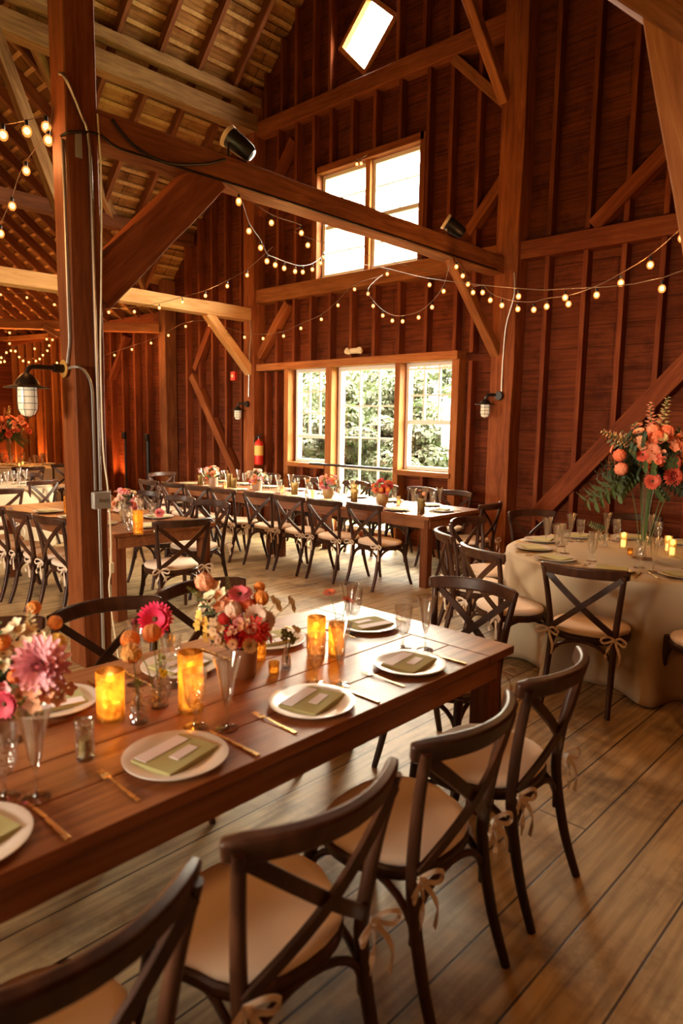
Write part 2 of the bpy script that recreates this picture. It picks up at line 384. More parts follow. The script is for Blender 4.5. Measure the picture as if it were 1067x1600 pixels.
wb = MB()
def solid(x0, x1, rs):
    for z0, z1 in rs:
        if z1 is None: prism(wb, [(x0, z0), (x1, z0), (x1, roof_z(x1))] + ([(RIDGE_X, RIDGE_Z)] if x0 < RIDGE_X < x1 else []) + [(x0, roof_z(x0))], WY, WY + .07)
        else: prism(wb, [(x0, z0), (x1, z0), (x1, z1), (x0, z1)], WY, WY + .07)
W1, W2, W3 = (-8.15, -7.37), (-7.22, -6.03), (-5.93, -5.11)
ZS, ZH, UZ0, UZ1 = 1.07, 2.52, 3.84, 5.32
solid(-19.3, -11.7, [(0, 3.75)])
solid(-11.7, -8.15, [(0, None)])
solid(-8.15, -7.60, [(0, ZS), (ZH, None)])
solid(-7.60, -7.37, [(0, ZS), (ZH, UZ0), (UZ1, None)])
solid(-7.37, -7.28, [(0, UZ0), (UZ1, None)])
solid(-7.28, -7.22, [(0, UZ0), (UZ1, 6.52), (7.52, None)])
solid(-7.22, -6.29, [(0, .1), (ZH, UZ0), (UZ1, 6.52), (7.52, None)])
solid(-6.29, -6.03, [(0, .1), (ZH, UZ0), (UZ1, None)])
solid(-6.03, -5.93, [(0, UZ0), (UZ1, None)])
solid(-5.93, -5.72, [(0, ZS), (ZH, UZ0), (UZ1, None)])
solid(-5.72, -5.11, [(0, ZS), (ZH, None)])
solid(-5.11, 3.2, [(0, None)])
DT, DR, DB, DL = (-6.78, 7.48), (-6.29, 7.05), (-6.82, 6.52), (-7.28, 6.98)
for a, b, c in ((DT, DR, (-6.29, 7.52)), (DR, DB, (-6.29, 6.52)), (DB, DL, (-7.28, 6.52)), (DL, DT, (-7.28, 7.52))):
    prism(wb, [a, b, c], WY, WY + .07)
prism(wb, [(-7.28, 7.52), DT, (-6.29, 7.52)], WY, WY + .07)
wall = wb.build('wall_gable', M['wall'], smooth=False); tag(wall, kind='structure')

def stud(x, z0, z1, wdt=.055, dep=.13, mat='stud', name='stud', yf=None):
    yc = (WY - dep / 2) if yf is None else yf
    return timber(name, (x, yc, z0), (x, yc, z1), dep, wdt, M[mat], wall, up=(1, 0, 0), bevel=.004)
# lower studs left of the windows, between the posts
for x in (-11.04, -10.63, -10.24, -9.85, -9.43, -8.78, -8.52, -8.29): stud(x, 0, 2.50 if x > -9 else roof_z(x) - .1)
# under the sills
for x in (-7.9, -7.6): stud(x, 0, .99)
for x in (-5.55,): stud(x, 0, .99)
# between header and the girt under the upper window
for x in (-8.52, -8.12, -7.74, -7.33, -6.90, -6.46, -6.02, -5.56, -5.10): stud(x, 2.60, 3.60)
for x in (-8.50, -8.09, -7.71): stud(x, 3.80, 6.20)
for x in (-7.35, -6.94, -6.52, -6.08): stud(x, 5.42, 6.20)
for x in (-5.62, -5.26, -4.86): stud(x, 3.80, 6.20)
for x in (-8.80, -8.42, -8.10, -7.72, -7.40): stud(x, 6.38, roof_z(x) - .1)
for x in (-6.15, -5.72, -5.30, -4.90): stud(x, 6.38, roof_z(x) - .1)
for x in (-6.94,): stud(x, 7.6, roof_z(x) - .1); stud(x + .42, 7.6, roof_z(x) - .1)
for x in (-4.84,): stud(x, 0, 2.5); stud(x, 2.6, 3.6)
for x in (-3.87, -3.42, -3.00, -2.60, -2.20, -1.8, -1.4): stud(x, 0, 3.62); stud(x, 3.84, roof_z(x) - .1)
# the lower wing of the same wall
k = 0
x = -11.95
while x > -19.1:
    stud(x, 0, 3.60, .06, .13, mat='stud' if x > -15.5 else 'trim'); x -= .475  # farthest studs get brighter wood: the warm glow is in their colour
# girts, header and sills of the gable wall
timber('girt', (-4.45, 7.53, 3.72), (3.2, 7.53, 3.72), .18, .20, M['stud'], wall, seg=6, wob=.004)
timber('girt', (-9.0, 7.52, 3.71), (-4.5, 7.52, 3.71), .20, .22, M['trim'], wall, seg=6, wob=.004)
timber('girt', (-9.0, 7.53, 6.28), (-4.5, 7.53, 6.28), .18, .22, M['post'], wall, seg=6, wob=.005)
timber('header', (-8.95, 7.53, 2.575), (-5.00, 7.53, 2.575), .20, .11, M['trim'], wall)
timber('plate', (-19.2, 7.52, 3.66), (-11.7, 7.52, 3.66), .2, .18, M['stud'], wall)
timber('column', (-9.08, 7.50, 0), (-9.08, 7.50, 6.9), .24, .27, M['post'], wall, up=(1, 0, 0), seg=10, wob=.006)
timber('column', (-4.33, 7.50, 0), (-4.33, 7.50, 11.4), .24, .30, M['post'], wall, up=(1, 0, 0), seg=14, wob=.008)
timber('column', (-11.62, 7.47, 0), (-11.62, 7.47, 4.3), .24, .22, M['beam'], wall, up=(1, 0, 0), seg=6, wob=.006)
# window posts that carry the header
for a, b in ((-8.24, .10), (-7.295, .13), (-5.98, .09), (-5.04, .11)):
    timber('window_post', (a, 7.54, 0), (a, 7.54, 2.53), .17, b, M['trim'], wall, up=(1, 0, 0))
for x0, x1 in ((-8.2, -7.35), (-5.95, -5.06)):
    timber('sill', (x0, 7.53, 1.03), (x1, 7.53, 1.03), .20, .07, M['trim'], wall)
timber('casing', (-7.66, 7.55, 5.37), (-5.66, 7.55, 5.37), .15, .10, M['post'], wall)
for x in (-7.65, -5.68): timber('casing', (x, 7.55, 3.8), (x, 7.55, 5.42), .15, .09, M['post'], wall, up=(1, 0, 0))
# slanting braces let into the wall
for a, b, s, m in (((-10.87, 2.52), (-9.53, .70), .15, 'post'), ((-10.77, 2.62), (-10.2, 3.45), .12, 'stud'), ((-3.85, .62), (-2.2, 2.45), .20, 'stud'),
                   ((-3.35, 3.85), (-2.45, 4.62), .16, 'stud'), ((-4.95, 4.05), (-4.45, 4.62), .13, 'post'), ((-8.95, 2.75), (-8.25, 3.55), .13, 'post'),
                   ((-8.95, 5.0), (-8.15, 5.95), .12, 'stud'), ((-5.25, 6.15), (-4.5, 5.42), .12, 'beam'), ((-13.9, 2.5), (-13.2, 3.4), .1, 'stud')):
    timber('brace', (a[0], 7.53, a[1]), (b[0], 7.53, b[1]), .14, s, M[m], wall, up=(0, 0, 1))

# ---- windows
def window(n, x0, x1, z0, z1, vert, hor, thick=(), fr=.05, y=7.64, mun=.026):
    root = empty('window_%d' % n, ((x0 + x1) / 2, y, z0), kind='structure')
    px, pz = (x0 + x1) / 2, z0
    def bx(mb, cx, cz, sx, sz, sy=.045): mb.box((cx - px, 0, cz - pz), (sx, sy, sz))
    m = MB()
    bx(m, x0 + fr / 2, (z0 + z1) / 2, fr, z1 - z0, .09); bx(m, x1 - fr / 2, (z0 + z1) / 2, fr, z1 - z0, .09)
    bx(m, (x0 + x1) / 2, z0 + fr / 2, x1 - x0 - 2 * fr, fr, .09); bx(m, (x0 + x1) / 2, z1 - fr / 2, x1 - x0 - 2 * fr, fr, .09)
    m.build('frame', M['white'], root, bevel=.004)
    m = MB()
    for v in vert:
        xx = x0 + fr + (x1 - x0 - 2 * fr) * v[0]; bx(m, xx, z0 + (z1 - z0) * (v[1] + v[2]) / 2, mun, (z1 - z0) * (v[2] - v[1]), .03)
    for h in hor: bx(m, (x0 + x1) / 2, z0 + (z1 - z0) * h, x1 - x0 - 2 * fr, mun, .031)
    for h in thick: bx(m, (x0 + x1) / 2, z0 + (z1 - z0) * h, x1 - x0 - 2 * fr, .06, .05)
    m.build('muntins', M['white'], root)
    m = MB(); bx(m, (x0 + x1) / 2, (z0 + z1) / 2, x1 - x0 - 2 * fr, z1 - z0 - 2 * fr, .004); m.build('pane', M['pane'], root)
    return root
window(1, *W1, ZS, ZH, [(.33, .28, 1), (.67, .28, 1)], [.53, .76], [.28])
window(2, *W2, .1, ZH, [(.33, 0, 1), (.67, 0, 1)], [.19, .38, .57, .762], fr=.06)
window(3, *W3, ZS, ZH, [(.33, .45, 1), (.67, .45, 1)], [.70, .945], [.45])
window(4, -7.60, -6.70, UZ0, UZ1, [(.5, .50, .60)], [.25, .76], [.5], fr=.06, mun=.014)
window(5, -6.62, -5.72, UZ0, UZ1, [(.5, .50, .60)], [.25, .76], [.5], fr=.06, mun=.014)
timber('window_post', (-6.66, 7.58, UZ0), (-6.66, 7.58, UZ1), .10, .09, M['trim'], wall, up=(1, 0, 0))
root = empty('window_6', (-6.8, 7.62, 7.0), kind='structure')
m = MB(); pts = [DT, DR, DB, DL]; cxz = (sum(p[0] for p in pts) / 4, sum(p[1] for p in pts) / 4)
def q(p, k): return (cxz[0] + (p[0] - cxz[0]) * k + 6.8, cxz[1] + (p[1] - cxz[1]) * k - 7.0)
for i in range(4):
    a, b = pts[i], pts[(i + 1) % 4]
    o1, o2, i1, i2 = q(a, 1.10), q(b, 1.10), q(a, .93), q(b, .93)
    poly = [o1, o2, i2, i1]; vs = [(x, -.03, z) for x, z in poly] + [(x, .06, z) for x, z in poly]
    m.add(vs, [(0, 1, 2, 3), (7, 6, 5, 4)] + [(j, j + 4, (j + 1) % 4 + 4, (j + 1) % 4) for j in range(4)])
m.build('frame', M['trim'], root, smooth=False)
m = MB(); pp = [q(p, .94) for p in pts]; m.add([(x, .03, z) for x, z in pp], [(0, 1, 2, 3)]); m.build('pane', M['pane'], root)

# ---- other walls
m = MB(); m.box((-19.25, 1.2, 4.5), (.1, 12.9, 9)); o = m.build('wall_left', M['wall'], smooth=False); tag(o, kind='structure')
m = MB()
m.box((3.25, 1.2, 2.2), (.1, 12.9, 4.6))
o = m.build('wall_right', M['wall'], smooth=False); tag(o, kind='structure')
m = MB()
for x0_, x1_, z0_, z1_ in ((-8.2, -4.5, 0, None), (-2.1, 3.2, 0, None), (-4.5, -2.1, 0, 1.4), (-4.5, -2.1, 2.40, None)):  # the gap is the added fill window, out of view
    top = [(x1_, z1_), (x0_, z1_)] if z1_ else [(x1_, roof_z(x1_))] + ([(RIDGE_X, RIDGE_Z)] if x0_ < RIDGE_X < x1_ else []) + [(x0_, roof_z(x0_))]
    prism(m, [(x0_, z0_), (x1_, z0_)] + top, -5.2, -5.1)
o = m.build('wall_back', M['wall'], smooth=False); tag(o, kind='structure')

m = MB(); m.box((-8.25, -2.3, 4.4), (.1, 5.9, 8.8))  # unseen wall put in to hold the added daylight window
for x0_, x1_, z0_, z1_ in ((-19.2, -10.3, 0, 8.8), (-9.3, -8.2, 0, 8.8), (-10.3, -9.3, 0, 1.15), (-10.3, -9.3, 2.35, 8.8)): m.box(((x0_ + x1_) / 2, .6, (z0_ + z1_) / 2), (x1_ - x0_, .1, z1_ - z0_))
o = m.build('wall_side_added', M['wall'], smooth=False); tag(o, kind='structure')

# ---- roof
def rz_main(x): return RIDGE_Z - abs(x - RIDGE_X)
WS, WZ0, WRY = .8, 3.78, 1.5                       # wing roof: slope, height at the wall, ridge line
def rz_wing(y): return WZ0 + (7.62 - abs(y - WRY) - WRY) * WS if y < WRY else WZ0 + (7.62 - y) * WS
WRZ = WZ0 + (7.62 - WRY) * WS
def valley_x(y): return (rz_wing(y) - RIDGE_Z) + RIDGE_X
VX = (WRZ - RIDGE_Z) + RIDGE_X
yv = 7.62 - (rz_main(-11.75) - WZ0) / WS
c = MB()
T = .03
def sheet(mb, pts):
    n = len(pts); vs = [Vector(p) for p in pts]; nn = (vs[1] - vs[0]).cross(vs[2] - vs[0]).normalized()
    if nn.z < 0: nn = -nn
    mb.add(vs + [v + nn * T for v in vs], [tuple(range(n)), tuple(range(2 * n - 1, n - 1, -1))] + [(i, i + n, (i + 1) % n + n, (i + 1) % n) for i in range(n)])
P = lambda x, y: (x, y, rz_main(x))
sheet(c, [P(RIDGE_X, 7.7), P(-11.75, 7.7), P(-11.75, yv), P(VX, WRY), P(-11.75, 2 * WRY - yv), P(-11.75, -5.2), P(RIDGE_X, -5.2)])
sheet(c, [P(RIDGE_X, 7.7), P(RIDGE_X, -5.2), P(3.3, -5.2), P(3.3, 7.7)])
ceil = c.build('ceiling', M['roof'], smooth=False); tag(ceil, kind='structure')
c = MB(); PW = lambda x, y: (x, y, rz_wing(y))
sheet(c, [PW(-11.75, 7.7), PW(-19.3, 7.7), PW(-19.3, WRY), PW(VX, WRY), PW(-11.75, yv)])
sheet(c, [PW(-19.3, WRY), PW(VX, WRY), PW(-11.75, 2 * WRY - yv), PW(-11.75, -5.2), PW(-19.3, -5.2)])
c.build('wing_roof', M['roof'], ceil, smooth=False)
s2 = 1 / math.sqrt(2)
c = MB(); pp = [(yv - .1, rz_wing(yv) - .1), (7.7, WZ0 - .12), (7.7, rz_main(-11.75) + .02), (yv - .1, rz_main(-11.75) + .02)]
c.add([(x_, a, b) for x_ in (-11.80, -11.75) for a, b in pp], [(3, 2, 1, 0), (4, 5, 6, 7)] + [(j, (j + 1) % 4, (j + 1) % 4 + 4, j + 4) for j in range(4)])
c.build('gusset_boards', M['wall'], ceil, smooth=False)
y = 7.03; 
while y > -4:
    xl = -11.7 if (y > yv or y < 2 * WRY - yv) else valley_x(y)
    timber('rafter', (xl, y, rz_main(xl) - .13), (RIDGE_X - .05, y, RIDGE_Z - .18), .07, .16, M['rafter'], ceil, bevel=.004)
    y -= .645
y = 7.45
while y > 1:
    timber('rafter', (3.1, y, rz_main(3.1) - .13), (RIDGE_X + .05, y, RIDGE_Z - .18), .07, .16, M['rafter'], ceil, bevel=.004)
    y -= .645
ns = Vector((-s2, 0, s2)); k = 0; lm = MB(); x = -11.6
while x < -4.6:                                    # roof lath under the boards
    zz = rz_main(x); y0 = -5.1
    segs = [(-5.1, 7.6)]
    if x < VX:
        yy = 7.62 - (zz - WZ0) / WS; segs = [(yy, 7.6), (-5.1, 2 * WRY - yy)]
    for a, b in segs:
        mid = (a + b) / 2; lm.box((x + .018, mid, zz - .018), (.055, b - a, .026), rot=Matrix.Rotation(R(-45), 3, 'Y'))
    x += .155
lm.build('lath', M['lath'], ceil, smooth=False)
x = -12.0; th = math.atan(WS)
while x > -19.2:
    timber('rafter', (x, 7.55, WZ0 + .07 * WS - .14), (x, WRY, WRZ - .16), .07, .15, M['rafter'], ceil, bevel=.004); x -= .6
x = -11.4
while x < VX:
    yy = 7.62 - (rz_main(x) - WZ0) / WS
    timber('rafter', (x, yy, rz_wing(yy) - .14), (x, WRY, WRZ - .16), .07, .15, M['rafter'], ceil, bevel=.004); x += .6
lm = MB(); y = 7.4
while y > 1.6:
    zz = rz_wing(y); xr = max(-11.75, valley_x(y)) if y < yv else -11.75
    lm.box(((xr - 19.2) / 2, y + .015, zz - .022), (xr + 19.2, .055, .026), rot=Matrix.Rotation(-th, 3, 'X')); y -= .17
lm.build('wing_lath', M['lath'], ceil, smooth=False)
timber('valley_rafter', (-11.7, yv, rz_main(-11.7) - .15), (VX, WRY, WRZ - .15), .08, .2, M['olive'], ceil)
timber('purlin', (-8.98, -5, 6.68), (-8.98, 7.5, 6.68), .16, .14, M['olive'], ceil, seg=12, wob=.008)
timber('purlin', (-9.05, -5, 6.36), (-9.05, 7.45, 6.36), .22, .26, M['olive'], ceil, seg=12, wob=.012)
timber('purlin', (.30, -5, 6.40), (.30, 7.45, 6.40), .22, .26, M['beam'], ceil)
timber('eave_beam', (-10.85, 3.0, 4.90), (-10.85, 7.5, 4.90), .2, .2, M['rafter'], ceil)
timber('ridge_board', (RIDGE_X, -5, RIDGE_Z - .2), (RIDGE_X, 7.6, RIDGE_Z - .2), .05, .25, M['rafter'], ceil)

# ---- the free-standing frame: post, tie beams and their braces
PX = -4.455
post = timber('timber_post', (PX, 2.205, 0), (PX, 2.205, 6.9), .205, .205, M['post'], None, up=(1, 0, 0), seg=16, wob=.004, bevel=.008)
tag(post, 'tall square barn post with conduits and a grey box on its side', 'post')
def loc_child(o, p):            # parent keeping world place
    mw = o.matrix_world.copy(); o.parent = p; o.matrix_parent_inverse = p.matrix_world.inverted(); return o
bpy.context.view_layer.update()
b1 = timber('tie_beam', (-4.455, 2.31, 3.565), (-4.455, 7.40, 3.565), .205, .20, M['beam'], None, seg=14, wob=.006, bevel=.008)
tag(b1, 'dark tie beam between the big post and the gable column, carrying two spotlights', 'beam')
b2 = timber('tie_beam', (-9.1, -2.0, 3.43), (-9.1, 7.38, 3.43), .2, .20, M['pale'], None, seg=14, wob=.006, bevel=.008)
tag(b2, 'pale sawn tie beam running to the column by the fire extinguisher', 'beam')
b3 = timber('tie_beam', (-11.73, 7.38, 3.42), (-15.6, 3.0, 3.42), .2, .16, M['trim'], None)
tag(b3, 'reddish cross beam above the doorway to the far wing', 'beam')
b4 = timber('tie_beam', (-16.2, 7.3, 3.60), (-19.1, 7.3, 3.72), .18, .10, M['trim'], None)
tag(b4, 'short lit beam high on the far wing wall above the festoon lights', 'beam')
for a, b, wd, hg, m, lab in (
        ((-4.455, 2.28, 2.52), (-4.455, 3.24, 3.52), .19, .26, 'post', 'broad diagonal brace from the big post up to the dark tie beam'),
        ((-4.43, 7.42, 2.55), (-4.43, 6.38, 3.50), .12, .11, 'trim', 'slim diagonal brace under the dark tie beam, beside the gable column'),
        ((-9.08, 7.42, 2.50), (-9.08, 6.55, 3.36), .14, .14, 'pale', 'pale diagonal brace under the sawn tie beam'),
        ((-4.45, 7.40, 5.40), (-4.45, 5.3, 7.30), .11, .12, 'trim', 'red diagonal brace rising from the gable column above the tall window'),
        ((-9.0, 3.45, 6.30), (-9.0, 4.55, 3.55), .14, .15, 'olive', 'pale diagonal brace rising behind the big post to the purlin'),
        ((-1.51, 3.5, 4.68), (-.82, 3.5, 1.78), .20, .21, 'trim', 'thick brace crossing the upper corner over the round table'),
        ((-2.44, 3.46, 4.68), (-1.12, 3.46, 3.42), .14, .12, 'beam', 'dark short brace meeting the thick one in the upper corner'),
        ((-13.0, 5.7, 3.38), (-12.4, 6.55, 2.8), .1, .1, 'trim', 'small brace under the reddish cross beam of the far wing')):
    o = timber('brace_timber', a, b, wd, hg, M[m], None, up=(0, 0, 1) if abs(a[2] - b[2]) < 10 else (1, 0, 0), seg=6, wob=.005, bevel=.008)
    tag(o, lab, 'brace')

o = timber('timber_post', (-.70, 3.5, 0), (-.70, 3.5, 4.70), .2, .2, M['post'], None, up=(1, 0, 0)); tag(o, 'barn post just past the picture edge that carries the thick corner brace', 'post')
o = timber('tie_beam', (-2.6, 3.5, 4.80), (3.2, 3.5, 4.80), .2, .2, M['beam'], None); tag(o, 'tie beam above the picture corner that the two upper-corner braces meet', 'beam')

# ---- outdoors beyond the glass
m = MB(); m.box((-9, 20, -.35), (50, 24.5, .1)); m.box((-9, -15, -.35), (50, 19, .1)); m.box((9.6, 1.2, -.35), (12.5, 13.1, .1)); o = m.build('ground', M['lawn'], smooth=False); tag(o, kind='structure')

# ================================================================== FURNITURE
def arc(p0, p1, bow, n=8, axis=(0, -1, 0)):
    p0, p1, ax = Vector(p0), Vector(p1), Vector(axis)
    return [p0.lerp(p1, i / n) + ax * bow * (1 - (2 * i / n - 1) ** 2) for i in range(n + 1)]
def smooth_path(pts, n=5):
    pts = [Vector(p) for p in pts]; out = []
    for i in range(len(pts) - 1):
        p0 = pts[max(i - 1, 0)]; p1 = pts[i]; p2 = pts[i + 1]; p3 = pts[min(i + 2, len(pts) - 1)]
        for k in range(n):
            t = k / n; out.append(.5 * ((2 * p1) + (-p0 + p2) * t + (2 * p0 - 5 * p1 + 4 * p2 - p3) * t * t + (-p0 + 3 * p1 - 3 * p2 + p3) * t ** 3))
    out.append(pts[-1]); return out
def ribbon(mb, pts, wd=.013):
    mb.tube(smooth_path(pts, 4), 1.0, flat=(wd / 2, .0012), upv=(.3, .2, .9), caps=True)
def make_chair():
    t = empty('cross_back_chair', label='x', cat='chair')
    W = M['chair']
    for s in (-1, 1):
        m = MB(); p = smooth_path([(s * .195, -.30, 0), (s * .190, -.245, .16), (s * .186, -.205, .36), (s * .190, -.20, .48), (s * .210, -.225, .68), (s * .232, -.262, .855)], 5)
        m.tube(p, [.0155 + .0045 * math.sin(math.pi * i / (len(p) - 1)) for i in range(len(p))], 10); m.build('rear_leg', W, t)
        m = MB(); p = smooth_path([(s * .225, .275, 0), (s * .208, .235, .14), (s * .190, .205, .30), (s * .186, .19, .44)], 5)
        m.tube(p, [.0145 + .008 * (i / (len(p) - 1)) for i in range(len(p))], 10); m.build('front_leg', W, t)
    # seat ring
    m = MB(); ring = []
    for i in range(28):
        a = 2 * math.pi * i / 28; x = math.cos(a); y = math.sin(a); k = .80
        sx = math.copysign(abs(x) ** k, x) * (.236 if y > -.2 else .215); sy = math.copysign(abs(y) ** k, y) * .212
        ring.append((sx, sy))
    def slab(mb, ring, prof, c=(0, 0)):
        n = len(ring); vs = []
        for sc, z in prof: vs += [(c[0] + x * sc, c[1] + y * sc, z) for x, y in ring]
        fs = [(i * n + j, i * n + (j + 1) % n, (i + 1) * n + (j + 1) % n, (i + 1) * n + j) for i in range(len(prof) - 1) for j in range(n)]
        fs.append(tuple(range(n - 1, -1, -1))); fs.append(tuple((len(prof) - 1) * n + j for j in range(n))); mb.add(vs, fs)
    slab(m, ring, [(.93, .400), (.97, .405), (1, .418), (1, .437), (.97, .445)])
    m.build('seat', W, t)
    m = MB(); slab(m, ring, [(.90, .443), (.955, .447), (.985, .458), (.985, .468), (.95, .480), (.80, .487), (.4, .489)])
    cu = m.build('cushion', M['cushion'], t, ang=60)
    for s in (-1, 1):
        m = MB(); c = Vector((s * .195, -.224, .462))
        for l in (-1, 1):
            ribbon(m, [c, c + Vector((l * .035, -.03, .022)), c + Vector((l * .070, -.035, .002)), c + Vector((l * .055, -.03, -.022)), c + Vector((l * .01, -.012, -.004))])
            ribbon(m, [c, c + Vector((l * .018, -.03, -.03)), c + Vector((l * .040, -.04, -.085)), c + Vector((l * .034, -.035, -.125 - .02 * l))], .015)
        m.ball(c + Vector((0, -.01, 0)), .012, 8, 5); m.build('tie_bow', M['ribbon'], cu)
    # arched bentwood braces under the seat
    for a, b, nm in (((-.187, .205, .25), (.187, .205, .25), 'front'), ((-.187, -.205, .25), (.187, -.205, .25), 'back'), ((-.187, -.21, .25), (-.187, .20, .25), 'l'), ((.187, -.21, .25), (.187, .20, .25), 'r')):
        a, b = Vector(a), Vector(b); m = MB(); p = []
        for i in range(13):
            q = math.pi * i / 12; p.append(a.lerp(b, .5 - .5 * math.cos(q)) + Vector((0, 0, .162 * math.sin(q) ** .8)))
        m.tube(p, .0115, 8); m.build('arched_brace', W, t)
    # crest rail wraps round the two uprights
    m = MB(); p = []
    for i in range(15):
        u = i / 14 * 2 - 1; p.append((u * .254, -.322 + .095 * u * u, .858 - .006 * u * u))
    m.tube(p, [.80] + [1.0] * 13 + [.80], flat=(.033, .0165), upv=(0, -.28, 1)); o = m.build('crest_rail', W, t, ang=50)
    b = o.modifiers.new('bevel', 'BEVEL'); b.width = .008; b.segments = 2; b.limit_method = 'ANGLE'; b.angle_limit = R(50)
    for s in (-1, 1):
        m = MB(); p0, p1 = Vector((-s * .188, -.212, .475)), Vector((s * .220, -.262, .832)); p = []
        for i in range(11):
            u = i / 10; p.append(p0.lerp(p1, u) + Vector((0, -.038 * math.sin(math.pi * u) - .006 * s, 0)))
        m.tube(p, 1.0, flat=(.0175, .0065), upv=(-s * .7, 0, .7)); o = m.build('cross_slat', W, t, ang=50)
    return t
CH = make_chair()
def face(dx, dy): return math.atan2(dy, dx) - math.pi / 2       # local +Y (front) turned to (dx,dy)
# rail_xy is where the crest rail stands; the chair's own origin is .30 in front of it
def chair(rail_xy, dirv, label, group, j=0.0):
    d = Vector((dirv[0], dirv[1])).normalized(); ox = rail_xy[0] + d.x * .29; oy = rail_xy[1] + d.y * .29
    return first_or_dup(CH, USED, (ox, oy, 0), face(d.x, d.y) + R(j), label, group)

G1 = 'cross-back chairs around the front farm table'
chair((-.955, .44), (-1, 0), 'dark cross-back chair cut by the bottom corner, closest to the camera', G1, 1)
chair((-.955, 1.03), (-1, 0), 'dark cross-back chair in the front row, second from the camera', G1, -3)
chair((-.955, 1.61), (-1, 0), 'dark cross-back chair in the front row, third from the camera', G1, 1)
chair((-.98, 2.18), (-1, 0), 'dark cross-back chair in the front row, next to the bare table corner', G1, 3)
chair((-2.86, .92), (1, 0), 'cross-back chair across the front table, behind the pink dahlia', G1, -2)
chair((-2.83, 1.43), (1, 0), 'cross-back chair across the front table, against the big post', G1, -6)
chair((-2.86, 1.97), (1, 0), 'cross-back chair across the front table, behind the mixed red bouquet', G1, -4)
chair((-1.865, 3.06), (0, -1), 'cross-back chair at the end of the front farm table', G1, 4)

G2 = 'cross-back chairs along the long table by the windows'
names = ['window-table chair of the camera-side row at its bare end', 'window-table chair of the camera-side row, second from the bare end', 'window-table chair of the camera-side row, third from the bare end',
         'window-table chair of the camera-side row, fourth from the bare end', 'window-table chair of the camera-side row, fifth from the bare end', 'window-table chair of the camera-side row, sixth from the bare end',
         'window-table chair of the camera-side row, seventh from the bare end', 'window-table chair of the camera-side row at its far end']
for i, (x, y) in enumerate([(-4.58, 5.19), (-5.11, 5.12), (-5.63, 5.10), (-6.15, 5.08), (-6.72, 5.02), (-7.24, 5.0), (-7.76, 4.98), (-8.28, 4.95)]):
    chair((x, y), (0, 1), names[i], G2, (-3, 2, 0, 4, -2, 1, 3, -3)[i])
far = [(-4.70, 'at the bare end'), (-5.28, 'second from the bare end'), (-5.86, 'third from the bare end'), (-6.42, 'fourth from the bare end'), (-6.98, 'fifth from the bare end'), (-7.56, 'sixth from the bare end'), (-8.2, 'at the far end')]
for i, (x, s) in enumerate(far):
    chair((x, 7.12 + (.05 if i % 2 else 0)), (0, -1), 'window-side chair of the long table, ' + s, G2, (8, -6, 3, -3, 4, 0, 2)[i])
chair((-9.34, 5.85), (1, 0), 'pale-lit cross-back chair heading the far end of the window table', G2, 4)
chair((-3.72, 6.30), (-1, 0), 'cross-back chair heading the bare end of the window table', G2, 6)

G3 = 'cross-back chairs at the farm table behind the post'
chair((-4.76, 3.26), (-1, 0), 'cross-back chair with white seat heading the table behind the post', G3, -12)
for i, (x, y, lab) in enumerate([(-5.70, 2.44, 'cross-back chair beside the post at the table behind it'), (-6.20, 2.40, 'cross-back chair second from the post, its back to the camera'),
                                 (-6.72, 2.36, 'cross-back chair third from the post at the picture edge'), (-7.24, 2.36, 'cross-back chair fourth from the post, mostly out of frame')]):
    chair((x, y), (0, 1), lab, G3, (4, -3, 2, 0)[i])
chair((-5.66, 4.20), (0, -1), 'cross-back chair across the table behind the post, next to its end', G3, 8)
chair((-6.22, 4.18), (0, -1), 'cross-back chair across the table behind the post, second from its end', G3, 2)
chair((-6.85, 4.18), (0, -1), 'cross-back chair across the table behind the post, third from its end', G3, 0)

RC = Vector((-1.83, 5.20))
G4 = 'cross-back chairs around the big round table'
for ang, r, lab, j in [(-83.5, 1.37, 'dark cross-back chair in front of the round table, its whole back in view', 3), (-115, 1.42, 'cross-back chair at the round table nearest the front farm table', 0),
                       (-146, 1.46, 'cross-back chair turned sideways between round table and window table', 6), (-175, 1.48, 'cross-back chair of the round table behind the sideways one', -8),
                       (147, 1.62, 'shadowed cross-back chair of the round table beside the gable column', 0), (112, 1.48, 'cross-back chair behind the round table, left of the tall vase', 0),
                       (82, 1.48, 'cross-back chair behind the round table, behind the tall vase', 4), (50, 1.48, 'cross-back chair behind the round table, right of the tall vase', 0),
                       (-48, 1.46, 'cross-back chair with amber-lit seat cut by the right picture edge', 0)]:
    a = R(ang); p = RC + Vector((math.cos(a), math.sin(a))) * r
    chair(p, (-math.cos(a), -math.sin(a)), lab, G4, j)
G5 = 'cross-back chairs around the far cloth tables'
for (x, y), d, lab in [((-8.15, 3.02), (-1, .15), 'light-struck chair with its back to the table behind the post'), ((-8.75, 2.5), (-.6, .8), 'light-struck chair at the second cloth table at the picture edge'),
                       ((-9.00, 3.90), (-1, -.35), 'light-struck chair on the window side of the second cloth table'), ((-10.10, 4.28), (-.1, -1), 'dark chair behind the second cloth table'),
                       ((-11.60, 4.75), (-1, .3), 'dark chair between the two cloth tables'), ((-12.05, 5.6), (-1, -.1), 'dark chair beside the far cloth table, against the post edge'),
                       ((-13.0, 6.75), (-.3, -1), 'red-lit chair behind the far cloth table near the wall studs'), ((-14.1, 6.8), (0, -1), 'red-lit chair behind the far cloth table under the tall flowers'),
                       ((-12.2, 4.2), (-.9, .6), 'dark low-seen chair in front of the far cloth table')]:
    chair(x if False else (x, y), d, lab, G5)

